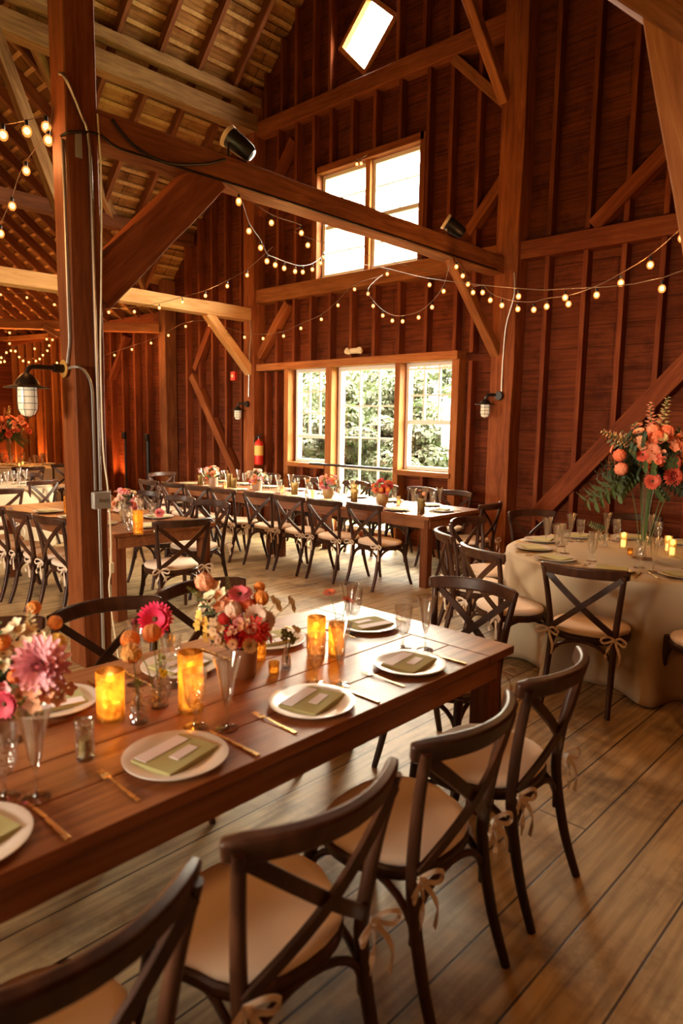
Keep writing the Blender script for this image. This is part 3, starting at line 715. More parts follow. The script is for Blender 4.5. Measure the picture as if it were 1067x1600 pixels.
def farm_table(x0, x1, y0, y1, lab, alongx):
    cx, cy = (x0 + x1) / 2, (y0 + y1) / 2
    t = empty('farm_table', (cx, cy, 0), label=lab, cat='table', group='wooden farm tables')
    lx, ly = (x1 - x0), (y1 - y0)
    L, Wd = (lx, ly) if alongx else (ly, lx)
    rz = 0 if alongx else R(90); t.rotation_euler = (0, 0, rz)
    m = MB(); n = 5; bb = .20; g = .0025
    for i in range(n):
        wv = (Wd) / n; m.box((0, -Wd / 2 + wv * (i + .5), .7425), (L - 2 * bb - g, wv - g, .036))
    for s in (-1, 1): m.box((s * (L / 2 - bb / 2), 0, .7425), (bb - g, Wd, .036))
    m.build('tabletop', M['table'], t, smooth=False, bevel=.0035)
    m = MB()
    for s in (-1, 1):
        m.box((0, s * (Wd / 2 - .045), .675), (L - .16, .025, .098)); m.box((s * (L / 2 - .045), 0, .675), (.025, Wd - .12, .098))
    m.build('apron', M['table'], t, smooth=False, bevel=.002)
    for a in (-1, 1):
        for b in (-1, 1):
            m = MB(); m.box((a * (L / 2 - .085), b * (Wd / 2 - .085), .362), (.092, .092, .724)); m.build('leg', M['tleg'], t, smooth=False, bevel=.004)
    return t
farm_table(-2.41, -1.40, .16, 2.60, 'long varnished wooden farm table in front with flowers and place settings', False)
farm_table(-2.41, -1.40, -2.30, .14, 'wooden farm table continuing past the bottom corner of the picture', False)
farm_table(-6.50, -4.07, 5.65, 6.65, 'wooden farm table by the windows, its bare end toward the round table', True)
farm_table(-8.95, -6.52, 5.65, 6.65, 'wooden farm table by the windows, the half nearer the fire extinguisher', True)
farm_table(-7.60, -5.15, 2.77, 3.80, 'wooden farm table standing behind the big post', True)

def round_cloth_table(c, r, label, seed, folds=22, drop=.745, seats=()):
    t = empty('round_table', (c[0], c[1], 0), label='round table hidden under ' + label.replace('floor-length ', '').replace(' at the right', ''), cat='table', group=None)
    m = MB(); m.lathe([(.001, .752), (r - .01, .752), (r - .01, .728), (.001, .728)], 48); m.build('tabletop', M['tleg'], t)
    for a in range(4):
        q = R(45 + 90 * a); m = MB(); m.tube([(math.cos(q) * .45, math.sin(q) * .45, 0), (math.cos(q) * .45, math.sin(q) * .45, .73)], .02); m.build('leg', M['black'], t)
    rr = random.Random(seed); m = MB(); nt = 240; rows = 16; vs = []; fs = []
    ph = [rr.uniform(0, 6.28) for _ in range(5)]
    def fold(a): return .5 + .30 * math.sin(folds * .5 * a + ph[0]) + .22 * math.sin((folds * .5 + 4) * a + ph[1]) + .18 * math.sin((folds * .5 - 3) * a + ph[2])
    vs.append((0, 0, .762))
    prof = [(.5, .762, 0), (.9, .762, 0), (.985, .760, 0), (1.0, .750, 0)]
    for k in range(1, rows + 1):
        u = k / rows; prof.append((1.003, .750 - drop * u, u))
    for f_, z, u in prof:
        for j in range(nt):
            a = 2 * math.pi * j / nt; rad = r * f_ + u ** 1.1 * (.10 + .17 * fold(a) * (.25 + .75 * u)); zz = z
            for sa, sr in seats:
                da = (a - R(sa) + math.pi) % (2 * math.pi) - math.pi; w_ = math.exp(-(da / .24) ** 4) * min(1, u / .45)
                if rad > sr: rad += (sr - rad) * w_
            if u > .9: zz = max(.006, z + .03 * math.sin(7 * a + ph[3]) * .4)
            vs.append((rad * math.cos(a), rad * math.sin(a), zz))
    for j in range(nt): fs.append((0, 1 + j, 1 + (j + 1) % nt))
    for i in range(len(prof) - 1):
        for j in range(nt): fs.append((1 + i * nt + j, 1 + (i + 1) * nt + j, 1 + (i + 1) * nt + (j + 1) % nt, 1 + i * nt + (j + 1) % nt))
    m.add(vs, fs); o = m.build('tablecloth', M['cloth'], None, ang=80); o.location = (c[0], c[1], 0)
    s = o.modifiers.new('thick', 'SOLIDIFY'); s.thickness = .002; s.offset = -1
    tag(o, label, 'tablecloth'); return t
round_cloth_table(RC, .955, 'floor-length ivory cloth on the round table with tall flowers at the right', 3,
    seats=[(-83.5, .85), (-115, .90), (-146, .93), (-175, .96), (147, 1.1), (112, .96), (82, .96), (50, .96), (-48, .94)])
round_cloth_table((-9.85, 3.35), .92, 'bright white cloth at the picture edge behind the post table', 5)
round_cloth_table((-13.75, 5.35), .95, 'yellow-lit cloth on the farthest round table by the studs', 8)

# ================================================================== TABLEWARE
TZ = .7605; CZ = .764          # wooden tops and cloth tops
def make_plate():
    m = MB(); m.lathe([(.001, .004), (.080, .004), (.092, .0), (.086, .0), (.001, .0)], 40)
    m = MB(); m.lathe([(.0005, 0), (.085, 0), (.112, .010), (.145, .016), (.1455, .019), (.142, .0195), (.110, .014), (.084, .0075), (.0005, .0065)], 44)
    return m.build('dinner_plate', M['plate'], None, ang=50)
def make_napkin():
    t = None; m = MB()
    for k, (w_, d_) in enumerate(((.200, .150), (.197, .147), (.195, .144))):
        n0 = len(m.v); m.box((0, 0, .003 + k * .0035), (w_, d_, .0032), rz=R(k * 1.2 - 1))
    o = m.build('folded_napkin', M['napkin'], None, smooth=True, ang=50, bevel=.002)
    return o
def make_card():
    m = MB(); m.box((0, 0, .0008), (.165, .046, .0012)); return m.build('menu_card', M['card'], None, smooth=False)
def make_name():
    m = MB(); m.box((0, 0, .0008), (.085, .034, .0016)); return m.build('place_card', M['card'], None, smooth=False)
def make_fork():
    m = MB(); m.tube(smooth_path([(0, -.10, .003), (0, -.03, .004), (0, .035, .008), (0, .055, .005)]), [1.25, 1.2, 1.2, 1.1, 1, .9, .8, .7, .65, .6, .6, .7, .8, .9, 1, 1.3], flat=(.0016, .0042), upv=(0, 0, 1))
    m.box((0, .060, .0045), (.020, .016, .002))
    for i in range(4): m.box(((i - 1.5) * .0052, .085, .0055), (.0026, .038, .0016))
    return m.build('gold_fork', M['gold'], None, bevel=.0006)
def make_knife():
    m = MB(); m.tube([(0, -.115, .004), (0, -.02, .0035), (0, .0, .003)], [1, .85, .7], flat=(.0028, .0065), upv=(0, 0, 1))
    m.add([(-.003, 0, .001), (-.003, 0, .004), (.008, 0, .004), (.008, 0, .001), (-.006, .105, .001), (-.006, .105, .003), (.002, .115, .003), (.002, .115, .001), ],
          [(0, 3, 2, 1), (4, 5, 6, 7), (0, 1, 5, 4), (1, 2, 6, 5), (2, 3, 7, 6), (3, 0, 4, 7)])
    return m.build('gold_knife', M['gold'], None, bevel=.0006)
def make_goblet():
    t = empty('water_goblet', cat='glass')
    m = MB(); m.lathe([(.001, .0), (.036, .0), (.037, .003), (.012, .007), (.0065, .014), (.006, .045), (.009, .055)], 24); m.build('foot_and_stem', M['footg'], t)
    m = MB(); m.lathe([(.004, .056), (.020, .068), (.029, .092), (.0335, .125), (.0345, .140)], 16); m.build('cut_bowl', M['crystal'], t, ang=10)
    m = MB(); m.lathe([(.0345, .140), (.036, .165), (.0375, .185), (.0365, .185), (.034, .150)], 32); m.build('rim_band', M['glass'], t)
    return t
def make_flute():
    t = empty('champagne_flute', cat='glass')
    m = MB(); m.lathe([(.001, .0), (.034, .0), (.035, .003), (.010, .006), (.0045, .014), (.004, .060), (.006, .072)], 24); m.build('foot_and_stem', M['footg'], t)
    m = MB(); m.lathe([(.003, .072), (.009, .080), (.016, .105), (.0215, .145), (.031, .19), (.043, .232), (.0418, .2325), (.030, .19), (.0215, .145), (.015, .105), (.001, .084)], 16); m.build('trumpet_bowl', M['glass'], t, ang=25)
    return t
def make_candle(h=.16, r=.042, mat='amber', name='amber_candle_holder', lit=True):
    t = empty(name, cat='candle holder')
    m = MB(); m.lathe([(.001, .0), (r - .004, .0), (r, .005), (r, h * .5), (r * 1.01, h), (r * .96, h), (r * .95, .012), (.001, .012)], 28); m.build('glass_body', M[mat], t)
    m = MB(); hh = h * .36; m.lathe([(.001, .013), (r * .62, .013), (r * .62, hh - .004), (r * .5, hh), (.001, hh - .003)], 20); c = m.build('candle', M['wax' if lit else 'waxoff'], t)
    if lit: m = MB(); m.lathe([(.0003, hh - .002), (.0042, hh + .006), (.0048, hh + .012), (.0022, hh + .024), (.0003, hh + .032)], 10); m.build('flame', M['flame'], c)
    return t
def make_plain_votive(h, r, mat, name, lit=True):
    t = empty(name, cat='candle holder')
    m = MB(); m.lathe([(.001, 0), (r * .86, 0), (r * .9, .004), (r, h), (r * .95, h), (r * .85, .010), (.001, .010)], 12 if mat == 'ribbed' else 24); m.build('glass_body', M[mat], t, ang=20)
    m = MB(); hh = h * .5; m.lathe([(.001, .011), (r * .6, .011), (r * .6, hh), (.001, hh)], 18); m.build('candle', M['wax' if lit else 'waxoff'], t)
    return t
def make_budvase(h=.10, r=.027):
    t = empty('bud_vase', cat='vase')
    m = MB(); m.lathe([(.001, 0), (r, 0), (r * 1.08, .006), (r * 1.0, h * .55), (r * .50, h * .74), (r * .46, h * .93), (r * .60, h), (r * .5, h), (r * .38, h * .9), (r * .9, h * .5), (r * .9, .01), (.001, .008)], 8); m.build('bottle', M['crystal'], t, ang=20)
    return t
PL, NA, CA, NC, FO, KN, GO, FL = make_plate(), make_napkin(), make_card(), make_name(), make_fork(), make_knife(), make_goblet(), make_flute()
for o, c in ((PL, 'plate'), (NA, 'napkin'), (CA, 'menu card'), (NC, 'place card'), (FO, 'fork'), (KN, 'knife')): o['category'] = c
M['tan'] = mercury('daylight-paled mercury glass', [(.36, (.30, .22, .12)), (.52, (.62, .50, .30)), (.7, (.86, .76, .54))]); TAN = make_candle(mat='tan', name='tan_candle_holder', lit=False); BIG = make_candle(); VOTC = make_plain_votive(.105, .026, 'frosted', 'frosted_candle_holder'); RIB = make_plain_votive(.115, .027, 'ribbed', 'ribbed_candle_holder', False)  # tan is the amber glass paled in colour, as daylight washes it out
SMALL = make_plain_votive(.048, .021, 'amber', 'small_amber_votive')
def put(proto, loc, rz, label, group=None, scale=None): return first_or_dup(proto, USED, loc, rz, label, group, scale)

def setting(x, y, d, where, z=TZ, near=True, napk='fold', rz_n=None, parts='pnckf'):
    """a place laid at (x,y); d = where the diner looks"""
    d = Vector((d[0], d[1], 0)).normalized(); left = Vector((0, 0, 1)).cross(d); rz = math.atan2(d.y, d.x) - math.pi / 2
    put(PL, (x, y, z), 0, 'white dinner plate ' + where, 'dinner plates')
    nz = z + .0090
    ra = rz + (R(12) if rz_n is None else R(rz_n))
    put(NA, (x, y, nz), ra, 'sage napkin ' + where, 'sage napkins on the plates')
    if 'c' in parts:
        rm = Matrix.Rotation(ra, 3, 'Z')
        put(CA, Vector((x, y, nz + .0120)) + rm @ Vector((-.004, .048, 0)), ra, 'menu strip ' + where, 'menu cards')
        put(NC, Vector((x, y, nz + .0122)) + rm @ Vector((.012, -.018, 0)), ra + R(4), 'name card ' + where, 'name cards')
    if 'f' in parts: p = Vector((x, y, z)) + left * .185 - d * .02; put(FO, p, rz, 'gold fork ' + where, 'gold forks')
    if 'k' in parts: p = Vector((x, y, z)) - left * .172 - d * .035; put(KN, p, rz, 'gold knife ' + where, 'gold knives')

# ---- the front farm table
for y, wh, r in ((1.54, 'in the middle of the front table, camera side', 14), (1.01, 'in front on the front table, beside the ribbed candle glass', 12), (2.07, 'near the bare corner of the front table', 8), (.46, 'cut by the left edge of the picture', 10)):
    setting(-1.563, y, (-1, 0), wh, rz_n=r)
for y, wh, r in ((2.35, 'across the front table at its end', -14), (1.88, 'across the front table behind the red bouquet', -10), (.93, 'across the front table behind the pink dahlia', -12), (1.42, 'across the front table beside the crimson daisy', 6)):
    setting(-2.10 - .06 if y < 2.3 else -2.02, y, (1, 0), wh, rz_n=r)
FG = 'glasses on the front farm table'
for x, y, wh, s in ((-1.693, 1.165, 'in front of the tall amber candle', 1.0), (-1.687, 1.679, 'by the middle plate and the amber candle pair', 1), (-1.71, 2.216, 'behind the plate near the bare corner', 1), (-1.690, .60, 'at the left picture edge', 1),
                    (-2.047, 2.283, 'at the far corner with the poppies', 1), (-2.03, 1.30, 'behind the bottles under the crimson daisy', 1), (-2.0, .74, 'hidden behind the pink dahlia bouquet', 1)):
    put(GO, (x, y, TZ), 0, 'crystal water goblet ' + wh, FG, s)
for x, y, wh in ((-1.617, 1.229, 'in front of the stoneware bouquet pot'), (-1.617, 1.733, 'between the amber pair and the middle plate'), (-1.634, 2.271, 'beside the plate near the bare corner'), (-1.635, .655, 'under the pink dahlia at the left'),
                 (-2.006, 2.20, 'behind the red poppies'), (-2.13, 1.22, 'behind the crimson daisy at the back of the table')):
    put(FL, (x, y, TZ), 0, 'tall champagne flute ' + wh, FG)
CG = 'amber candle glasses on the front table'
put(BIG, (-1.804, 1.225, TZ), 0, 'tall amber glass candle holder behind the front goblet', CG, (1, 1, 1.32))
BIG.scale = (.95, .95, 1.25)
put(BIG, (-1.928, 1.012, TZ), 0, 'wide glowing amber candle holder beside the orange ranunculus', CG, (1.02, 1.02, 1.0))
put(BIG, (-1.90, 1.893, TZ), 0, 'amber candle holder in the middle with the brown frosted rim', CG, (.88, .88, 1.02))
put(BIG, (-1.845, 1.952, TZ), 0, 'shorter amber candle holder right beside the brown-rimmed one', CG, (.78, .78, .86))
put(SMALL, (-1.864, 1.635, TZ), 0, 'small amber votive cup right of the stoneware pot', CG)
put(BIG, (-2.03, 1.70, TZ), 0, 'amber candle holder half hidden behind the stoneware pot', CG, (.7, .7, .85))
put(RIB, (-1.744, .835, TZ), 0, 'ribbed clear candle glass left of the front plate', CG)
for p, e in (((-1.928, 1.012, .865), 1.2), ((-1.804, 1.225, .885), 1.2), ((-1.90, 1.893, .865), .9), ((-1.845, 1.952, .85), .7)): lamp('candle_glow', p, e, (1, .58, .20), .012)

# ================================================================== FLOWERS
def petal(mb, base, d, L, W_, curl, n=4, mi=0, up=Vector((0, 0, 1))):
    """one petal from base along d, curling toward up"""
    d = d.normalized(); side = d.cross(up)
    if side.length < 1e-4: side = d.orthogonal()
    side.normalize(); nn = side.cross(d).normalized(); vs = []; fs = []
    for i in range(n + 1):
        u = i / n; wv = W_ * (math.sin(math.pi * min(.97, .12 + .83 * u)) ** .7) * .5
        c = base + d * L * u + nn * curl * L * u * u
        vs += [c - side * wv + nn * wv * .25, c + nn * -.02 * L, c + side * wv + nn * wv * .25]
    for i in range(n):
        a = i * 3; fs += [(a, a + 1, a + 4, a + 3), (a + 1, a + 2, a + 5, a + 4)]
    mb.add(vs, fs, mi)
def fl_dahlia(rings=6, r=1.0, quill=.20):
    m = MB(); rr = random.Random(5)
    for k in range(rings):
        el = R(-8 + 86 * (k / (rings - 1)) ** 1.0); n = max(6, int(20 - k * 2.3)); L = r * (1.0 - .60 * k / rings)
        for j in range(n):
            a = 2 * math.pi * (j + .5 * (k % 2)) / n + rr.uniform(-.06, .06)
            d = Vector((math.cos(a) * math.cos(el), math.sin(a) * math.cos(el), math.sin(el)))
            petal(m, Vector((0, 0, .06 * k * r * .3)) + d * .05, d, L, quill * (1.9 - .1 * k) * r * .85, .18 + .05 * k / rings)
    m.ball((0, 0, .12 * r), .16 * r, 8, 5); return m.mesh('dahlia', M['petal'], True, 80)
def fl_ball(r=1.0):
    m = MB(); rr = random.Random(9); m.ball((0, 0, .2), .62, 12, 8)
    for k in range(7):
        el = R(-35 + 115 * k / 6); n = [9, 10, 10, 9, 7, 5, 3][k]
        for j in range(n):
            a = 2 * math.pi * (j + .37 * k) / n; c = Vector((math.cos(a) * math.cos(el), math.sin(a) * math.cos(el), math.sin(el)))
            t = Vector((-math.sin(a), math.cos(a), 0)); upd = Vector((-math.cos(a) * math.sin(el), -math.sin(a) * math.sin(el), math.cos(el)))
            petal(m, Vector((0, 0, .2)) + c * .66 - upd * .30, upd + c * .25, .62, .62, -.18, up=c)
    return m.mesh('ranunculus', M['petal'], True, 80)
def fl_daisy(n=14, W_=.42):
    m = MB()
    for k in range(2):
        for j in range(n):
            a = 2 * math.pi * (j + .5 * k) / n; d = Vector((math.cos(a), math.sin(a), .12 + .22 * k)); petal(m, Vector((0, 0, .02)) + d * .1, d, .92 - .15 * k, W_, .05)
    m.ball((0, 0, .10), .17, 10, 6, 1, (1, 1, .6)); return m.mesh('daisy', [M['petal'], M['seed']], True, 80)
def fl_gerbera():
    m = MB(); rr = random.Random(6)
    for k in range(3):
        for j in range(26):
            a = 2 * math.pi * (j + .33 * k) / 26 + rr.uniform(-.04, .04); d = Vector((math.cos(a), math.sin(a), .05 + .22 * k)); petal(m, Vector((0, 0, .03 * k)) + d * .12, d, (.88 - .17 * k) * rr.uniform(.92, 1.05), .26, .10)
    m.ball((0, 0, .14), .16, 10, 6, 1, (1, 1, .5)); return m.mesh('gerbera', [M['petal'], M['seed']], True, 80)
def fl_five():
    m = MB()
    for s in range(3):
        o = Vector((math.cos(s * 2.1) * .5, math.sin(s * 2.1) * .5, .15 * s))
        for j in range(5):
            a = 2 * math.pi * j / 5 + s; d = Vector((math.cos(a), math.sin(a), .35)); petal(m, o + d * .05, d, .58, .52, .05)
    return m.mesh('small_blossom', M['petal'], True, 80)
def fl_spike():
    m = MB(); rr = random.Random(3)
    for k in range(26):
        u = k / 25; a = k * 2.4; r = .30 * (1 - .72 * u) + .05; z = .2 + 2.7 * u; c = Vector((math.cos(a) * r, math.sin(a) * r, z))
        s = .30 * (1 - .70 * u) + .04
        for j in range(4):
            b = a + (j - 1.5) * .9; d = Vector((math.cos(b), math.sin(b), .5)); petal(m, c, d, s * 1.25, s * 1.1, .05, 3)
    m.tube([(0, 0, -1.5), (0, 0, 2.9)], .035, 5, mi=1); return m.mesh('stock_spike', [M['petal'], M['stem']], True, 80)
def fl_sprig(n=7):
    m = MB(); rr = random.Random(4)
    m.tube(smooth_path([(0, 0, 0), (.1, 0, .9), (.35, 0, 1.9), (.5, 0, 2.7)]), .025, 5)
    for k in range(n * 2):
        u = (k // 2 + 1) / n; s = 1 if k % 2 else -1; p = Vector((.5 * u * u, 0, 2.7 * u)); d = Vector((.25, s * .9, .5))
        petal(m, p, d, .75 - .25 * u, .42 - .1 * u, -.12, 4, up=Vector((.3, 0, 1)))
    return m.mesh('leaf_sprig', M['leaf'], True, 80)
FM = {'gerbera': fl_gerbera(), 'dahlia': fl_dahlia(), 'ranunculus': fl_ball(), 'daisy': fl_daisy(17, .50), 'small_blossom': fl_five(), 'stock_spike': fl_spike(), 'leaf_sprig': fl_sprig()}
PALE, CREAM, PINK, ROSE, CORAL, ORANGE, RED, MAG, PEACH, YEL = ((.82, .62, .50), (.85, .72, .48), (.85, .38, .42), (.80, .16, .20), (.85, .22, .10), (.85, .34, .06),
                                                              (.62, .03, .03), (.75, .03, .12), (.88, .45, .26), (.80, .55, .10))
GRN, DGRN, LGRN = (.075, .115, .03), (.028, .050, .018), (.24, .29, .08)
def flower(kind, col, pos, size, dirv, parent, label=None):
    o = bpy.data.objects.new(kind, FM[kind]); COL.objects.link(o); o.parent = parent; o.location = pos
    d = Vector(dirv).normalized(); o.rotation_mode = 'QUATERNION'; o.rotation_quaternion = d.to_track_quat('Z', 'Y'); o.scale = (size,) * 3; o.color = (*col, 1)
    if label: o['label'] = label
    return o
def stems(parent, tips, root, rad=.0016, name='stems'):
    m = MB()
    for t in tips:
        t = Vector(t); a = Vector(root) + Vector((t.x * .12, t.y * .12, 0)); m.tube(smooth_path([a, a.lerp(t, .5) + Vector((t.x * -.12, t.y * -.12, .02)), t], 3), rad, 4, caps=False)
    return m.build(name, M['stem'], parent)
def pot_lathe(kind, h, r):
    m = MB()
    if kind == 'pot': m.lathe([(.001, 0), (r * .78, 0), (r * .86, .006), (r, h), (r * .95, h), (r * .80, .02), (.001, .015)], 28); return m, M['pot']
    if kind == 'goldpot': m.lathe([(.001, 0), (r * .55, 0), (r * .6, .006), (r * .85, h * .3), (r, h * .6), (r * .95, h), (r * .90, h), (r * .9, h * .6), (.001, h * .55)], 28); return m, M['goldpot']
    m.lathe([(.001, 0), (r * .8, 0), (r, h), (r * .95, h), (r * .74, .01), (.001, .01)], 24); return m, M['glass']
def bouquet(name, label, loc, kind, h, r, items, seed, fill=22, spread=.11, height=.13, pal=(PALE, CREAM, PINK, PEACH, CORAL), leaves=10, cat='flowers', group=None, fs=.022):
    t = empty(name, loc, label=label, cat=cat, group=group); rr = random.Random(seed)
    m, mt = pot_lathe(kind, h, r); m.build('pot', mt, t); tips = []
    for it in items:
        flower(it[0], it[1], it[2], it[3], it[4] if len(it) > 4 else (it[2][0] * 1.5, it[2][1] * 1.5, .12), t); tips.append(it[2])
    for i in range(fill):
        a = rr.uniform(0, 6.28); el = rr.uniform(.1, 1.45); d = Vector((math.cos(a) * math.cos(el), math.sin(a) * math.cos(el), math.sin(el)))
        p = Vector((d.x * spread, d.y * spread, h + .01 + d.z * height)) * 1.0; p += Vector([rr.uniform(-.012, .012) for _ in range(3)])
        kd = rr.choice(['small_blossom', 'small_blossom', 'ranunculus', 'daisy', 'dahlia']); flower(kd, rr.choice(pal), p, fs * rr.uniform(.75, 1.25) * (1.15 if kd == 'dahlia' else 1), d, t); tips.append(p)
    for i in range(leaves):
        a = rr.uniform(0, 6.28); el = rr.uniform(.0, 1.2); d = Vector((math.cos(a) * math.cos(el), math.sin(a) * math.cos(el), math.sin(el)))
        flower('leaf_sprig', rr.choice((GRN, DGRN, LGRN)), Vector((d.x * .02, d.y * .02, h + .01)), spread * rr.uniform(.26, .42), d, t)
    stems(t, tips, (0, 0, h * .3)); return t

# camera sees the front table from +x,-y: offsets below are (x, y, z) from the pot
GF = 'bouquets and blooms on the front table'
rt = Vector((.728, .685, 0)); 
def rel(u, z, back=0): return (rt.x * u - .68 * back, rt.y * u + .72 * back, z)
bouquet('flower_bouquet', 'mixed bouquet of red, peach and orange blooms in a taupe stoneware pot', (-1.93, 1.545, TZ), 'pot', .115, .052, [
    ('ranunculus', PEACH, (-.125, -.082, .345), .043, (.45, -.6, .6)), ('gerbera', ROSE, (-.002, -.015, .310), .050, (.3, -.3, 1)), ('dahlia', (.80, .05, .04), (.068, -.013, .193), .060, (.9, -.7, .25)),
    ('dahlia', MAG, (.028, -.054, .175), .048, (.7, -.9, .1)), ('ranunculus', ORANGE, (.039, .047, .290), .036, (.5, -.2, .8)), ('ranunculus', ORANGE, (-.007, .079, .318), .026, (.4, -.1, 1)), ('ranunculus', PALE, (.01, -.054, .262), .040, (.7, -.8, .4)),
    ('daisy', PALE, (.07, 0, .245), .042, (.9, -.7, .3)), ('small_blossom', CREAM, (-.079, -.059, .310), .045, (.1, -.8, .6)), ('small_blossom', PEACH, (-.05, -.051, .283), .042, (.5, -.8, .3)), ('small_blossom', YEL, (-.106, -.103, .209), .040, (0, -.9, .1)),
    ('small_blossom', CREAM, (-.129, -.074, .26), .034, (-.3, -.8, .3)), ('ranunculus', RED, (-.004, -.086, .235), .028, (.6, -.9, .2)), ('small_blossom', CREAM, (.055, .099, .264), .036, (.8, .3, .5)), ('small_blossom', CREAM, (.081, .151, .262), .034, (.9, .4, .3)),
    ('daisy', PALE, (.075, .041, .219), .038, (.9, -.1, .2)), ('stock_spike', LGRN, (-.07, -.01, .29), .026, (-.2, 0, 1)), ('stock_spike', LGRN, (-.14, -.09, .29), .022, (-.8, -.5, .6)), ('small_blossom', CREAM, (-.04, -.09, .20), .036, (.3, -.9, 0)),
    ('ranunculus', CORAL, (.02, .0, .27), .036, (.6, -.6, .6)), ('small_blossom', YEL, (-.07, -.10, .17), .034, (0, -.9, -.1)), ('leaf_sprig', GRN, rel(.02, .10, 0), .075, (.1, .1, 1)), ('leaf_sprig', GRN, rel(-.06, .10, 0), .075, (-.3, -.2, 1))], 11, 44, .10, .14, leaves=12, group=GF)
bouquet('flower_bouquet', 'big bouquet with a pink dahlia at the left picture edge', (-2.02, .70, TZ), 'pot', .13, .055, [
    ('dahlia', (.95, .50, .58), (.191, .061, .268), .078, (.9, -.75, .25)), ('stock_spike', CREAM, (.044, .099, .30), .034, (.1, -.1, 1)), ('ranunculus', ORANGE, (.002, .124, .374), .026, (.1, 0, 1)),
    ('ranunculus', ORANGE, (.051, .162, .332), .026, (.6, .2, .8)), ('small_blossom', CREAM, (.066, .089, .300), .045, (.5, -.5, .7)), ('small_blossom', CREAM, (.03, .06, .33), .036, (.2, -.5, .7)), ('ranunculus', YEL, (.087, .150, .285), .034, (.7, .1, .5)),
    ('daisy', (.70, .06, .12), (.149, -.023, .169), .040, (.7, -.9, 0)), ('small_blossom', PEACH, (.193, .049, .188), .046, (.7, -.6, -.1)), ('small_blossom', PEACH, (.217, .10, .195), .040, (.9, -.2, -.1)),
    ('ranunculus', (.75, .20, .05), (.152, .008, .240), .026, (.7, -.8, .2)), ('ranunculus', (.75, .20, .05), (.152, .04, .197), .024, (.7, -.8, .2)), ('small_blossom', CREAM, (.043, .015, .248), .045, (.2, -.9, .3)), ('ranunculus', ORANGE, (.039, .019, .30), .03, (.1, -.6, .6)),
    ('small_blossom', PINK, (.10, -.02, .20), .04, (.6, -.9, .1)), ('leaf_sprig', GRN, rel(.0, .12, 0), .085, (0, -.1, 1)), ('leaf_sprig', LGRN, rel(.05, .12, -.04), .05, (.9, .1, .2))], 12, 34, .13, .16, leaves=12, group=GF, pal=(PALE, CREAM, PINK, PEACH, CORAL, RED, ORANGE))
def bud(loc, label, items, h=.10, r=.028, group=GF):
    t = make_budvase(h, r); t.location = loc; tag(t, label, 'vase', group); tips = []
    for it in items: flower(it[0], it[1], it[2], it[3], it[4], t); tips.append(it[2])
    stems(t, tips, (0, 0, .015), .002); return t
bud((-1.847, 1.062, TZ), 'clear bud vase holding the orange ranunculus', [('ranunculus', (.90, .50, .14), (-.021, -.006, .222), .040, (.8, -.7, .25)), ('small_blossom', LGRN, (.02, -.01, .135), .014, (.5, -.5, .5))], .105)
bud((-1.905, 1.172, TZ), 'clear bud vase holding the double apricot blooms', [('ranunculus', (.90, .40, .12), (-.073, -.056, .218), .038, (-.1, -.4, 1)), ('ranunculus', (.88, .38, .14), (-.025, -.007, .240), .038, (.2, -.3, 1)), ('small_blossom', LGRN, (.02, 0, .12), .018, (.7, 0, .4))], .105)
bud((-1.99, 1.235, TZ), 'clear bud vase with the crimson gerbera daisy', [('gerbera', (.85, .03, .14), (-.026, -.004, .262), .062, (.78, -.7, .3)), ('small_blossom', LGRN, (.0, .0, .13), .016, (.5, -.5, .5))], .11)
bud((-1.885, 1.715, TZ), 'clear bud vase with pale green blossoms right of the stoneware pot', [('small_blossom', LGRN, (.0, 0, .13), .026, (.6, -.6, .3)), ('small_blossom', CREAM, (.03, .02, .15), .022, (.6, 0, .6)), ('small_blossom', LGRN, (.01, .02, .11), .02, (.8, 0, 0))], .08, .018)
bud((-1.93, 2.06, TZ), 'clear bud vase with two small red poppies', [('daisy', CORAL, (-.039, -.023, .222), .028, (.1, -.3, 1)), ('daisy', CORAL, (.02, .026, .192), .026, (.3, .1, 1))], .09, .018)

# ---- the long table by the windows
GW = 'tableware on the long table by the windows'
ordn = ['first', 'second', 'third', 'fourth', 'fifth', 'sixth', 'seventh', 'eighth']
for i in range(8):
    x = -4.62 - .56 * i
    if x > -8.8:
        for s, yy, d, nm in ((0, 5.83, (0, 1), 'camera side'), (1, 6.46, (0, -1), 'window side')):
            wh = 'at the %s place from the window table\'s bare end, %s' % (ordn[i], nm)
            setting(x - (.04 if s else 0), yy, d, wh, parts='pn' + ('fk' if i < 2 else ''), rz_n=5)
            gy = .16 if s == 0 else -.16
            put(GO, (x + .13, yy + gy, TZ), 0, 'crystal goblet ' + wh, GW); put(FL, (x + .05, yy + gy * 1.25, TZ), 0, 'champagne flute ' + wh, GW)
setting(-4.27, 6.15, (-1, 0), 'at the head of the window table', parts='pnfk')
put(FL, (-4.42, 6.33, TZ), 0, 'champagne flute at the head of the window table', GW); put(GO, (-4.44, 6.22, TZ), 0, 'crystal goblet at the head of the window table', GW)
GB = 'bouquets along the window table'
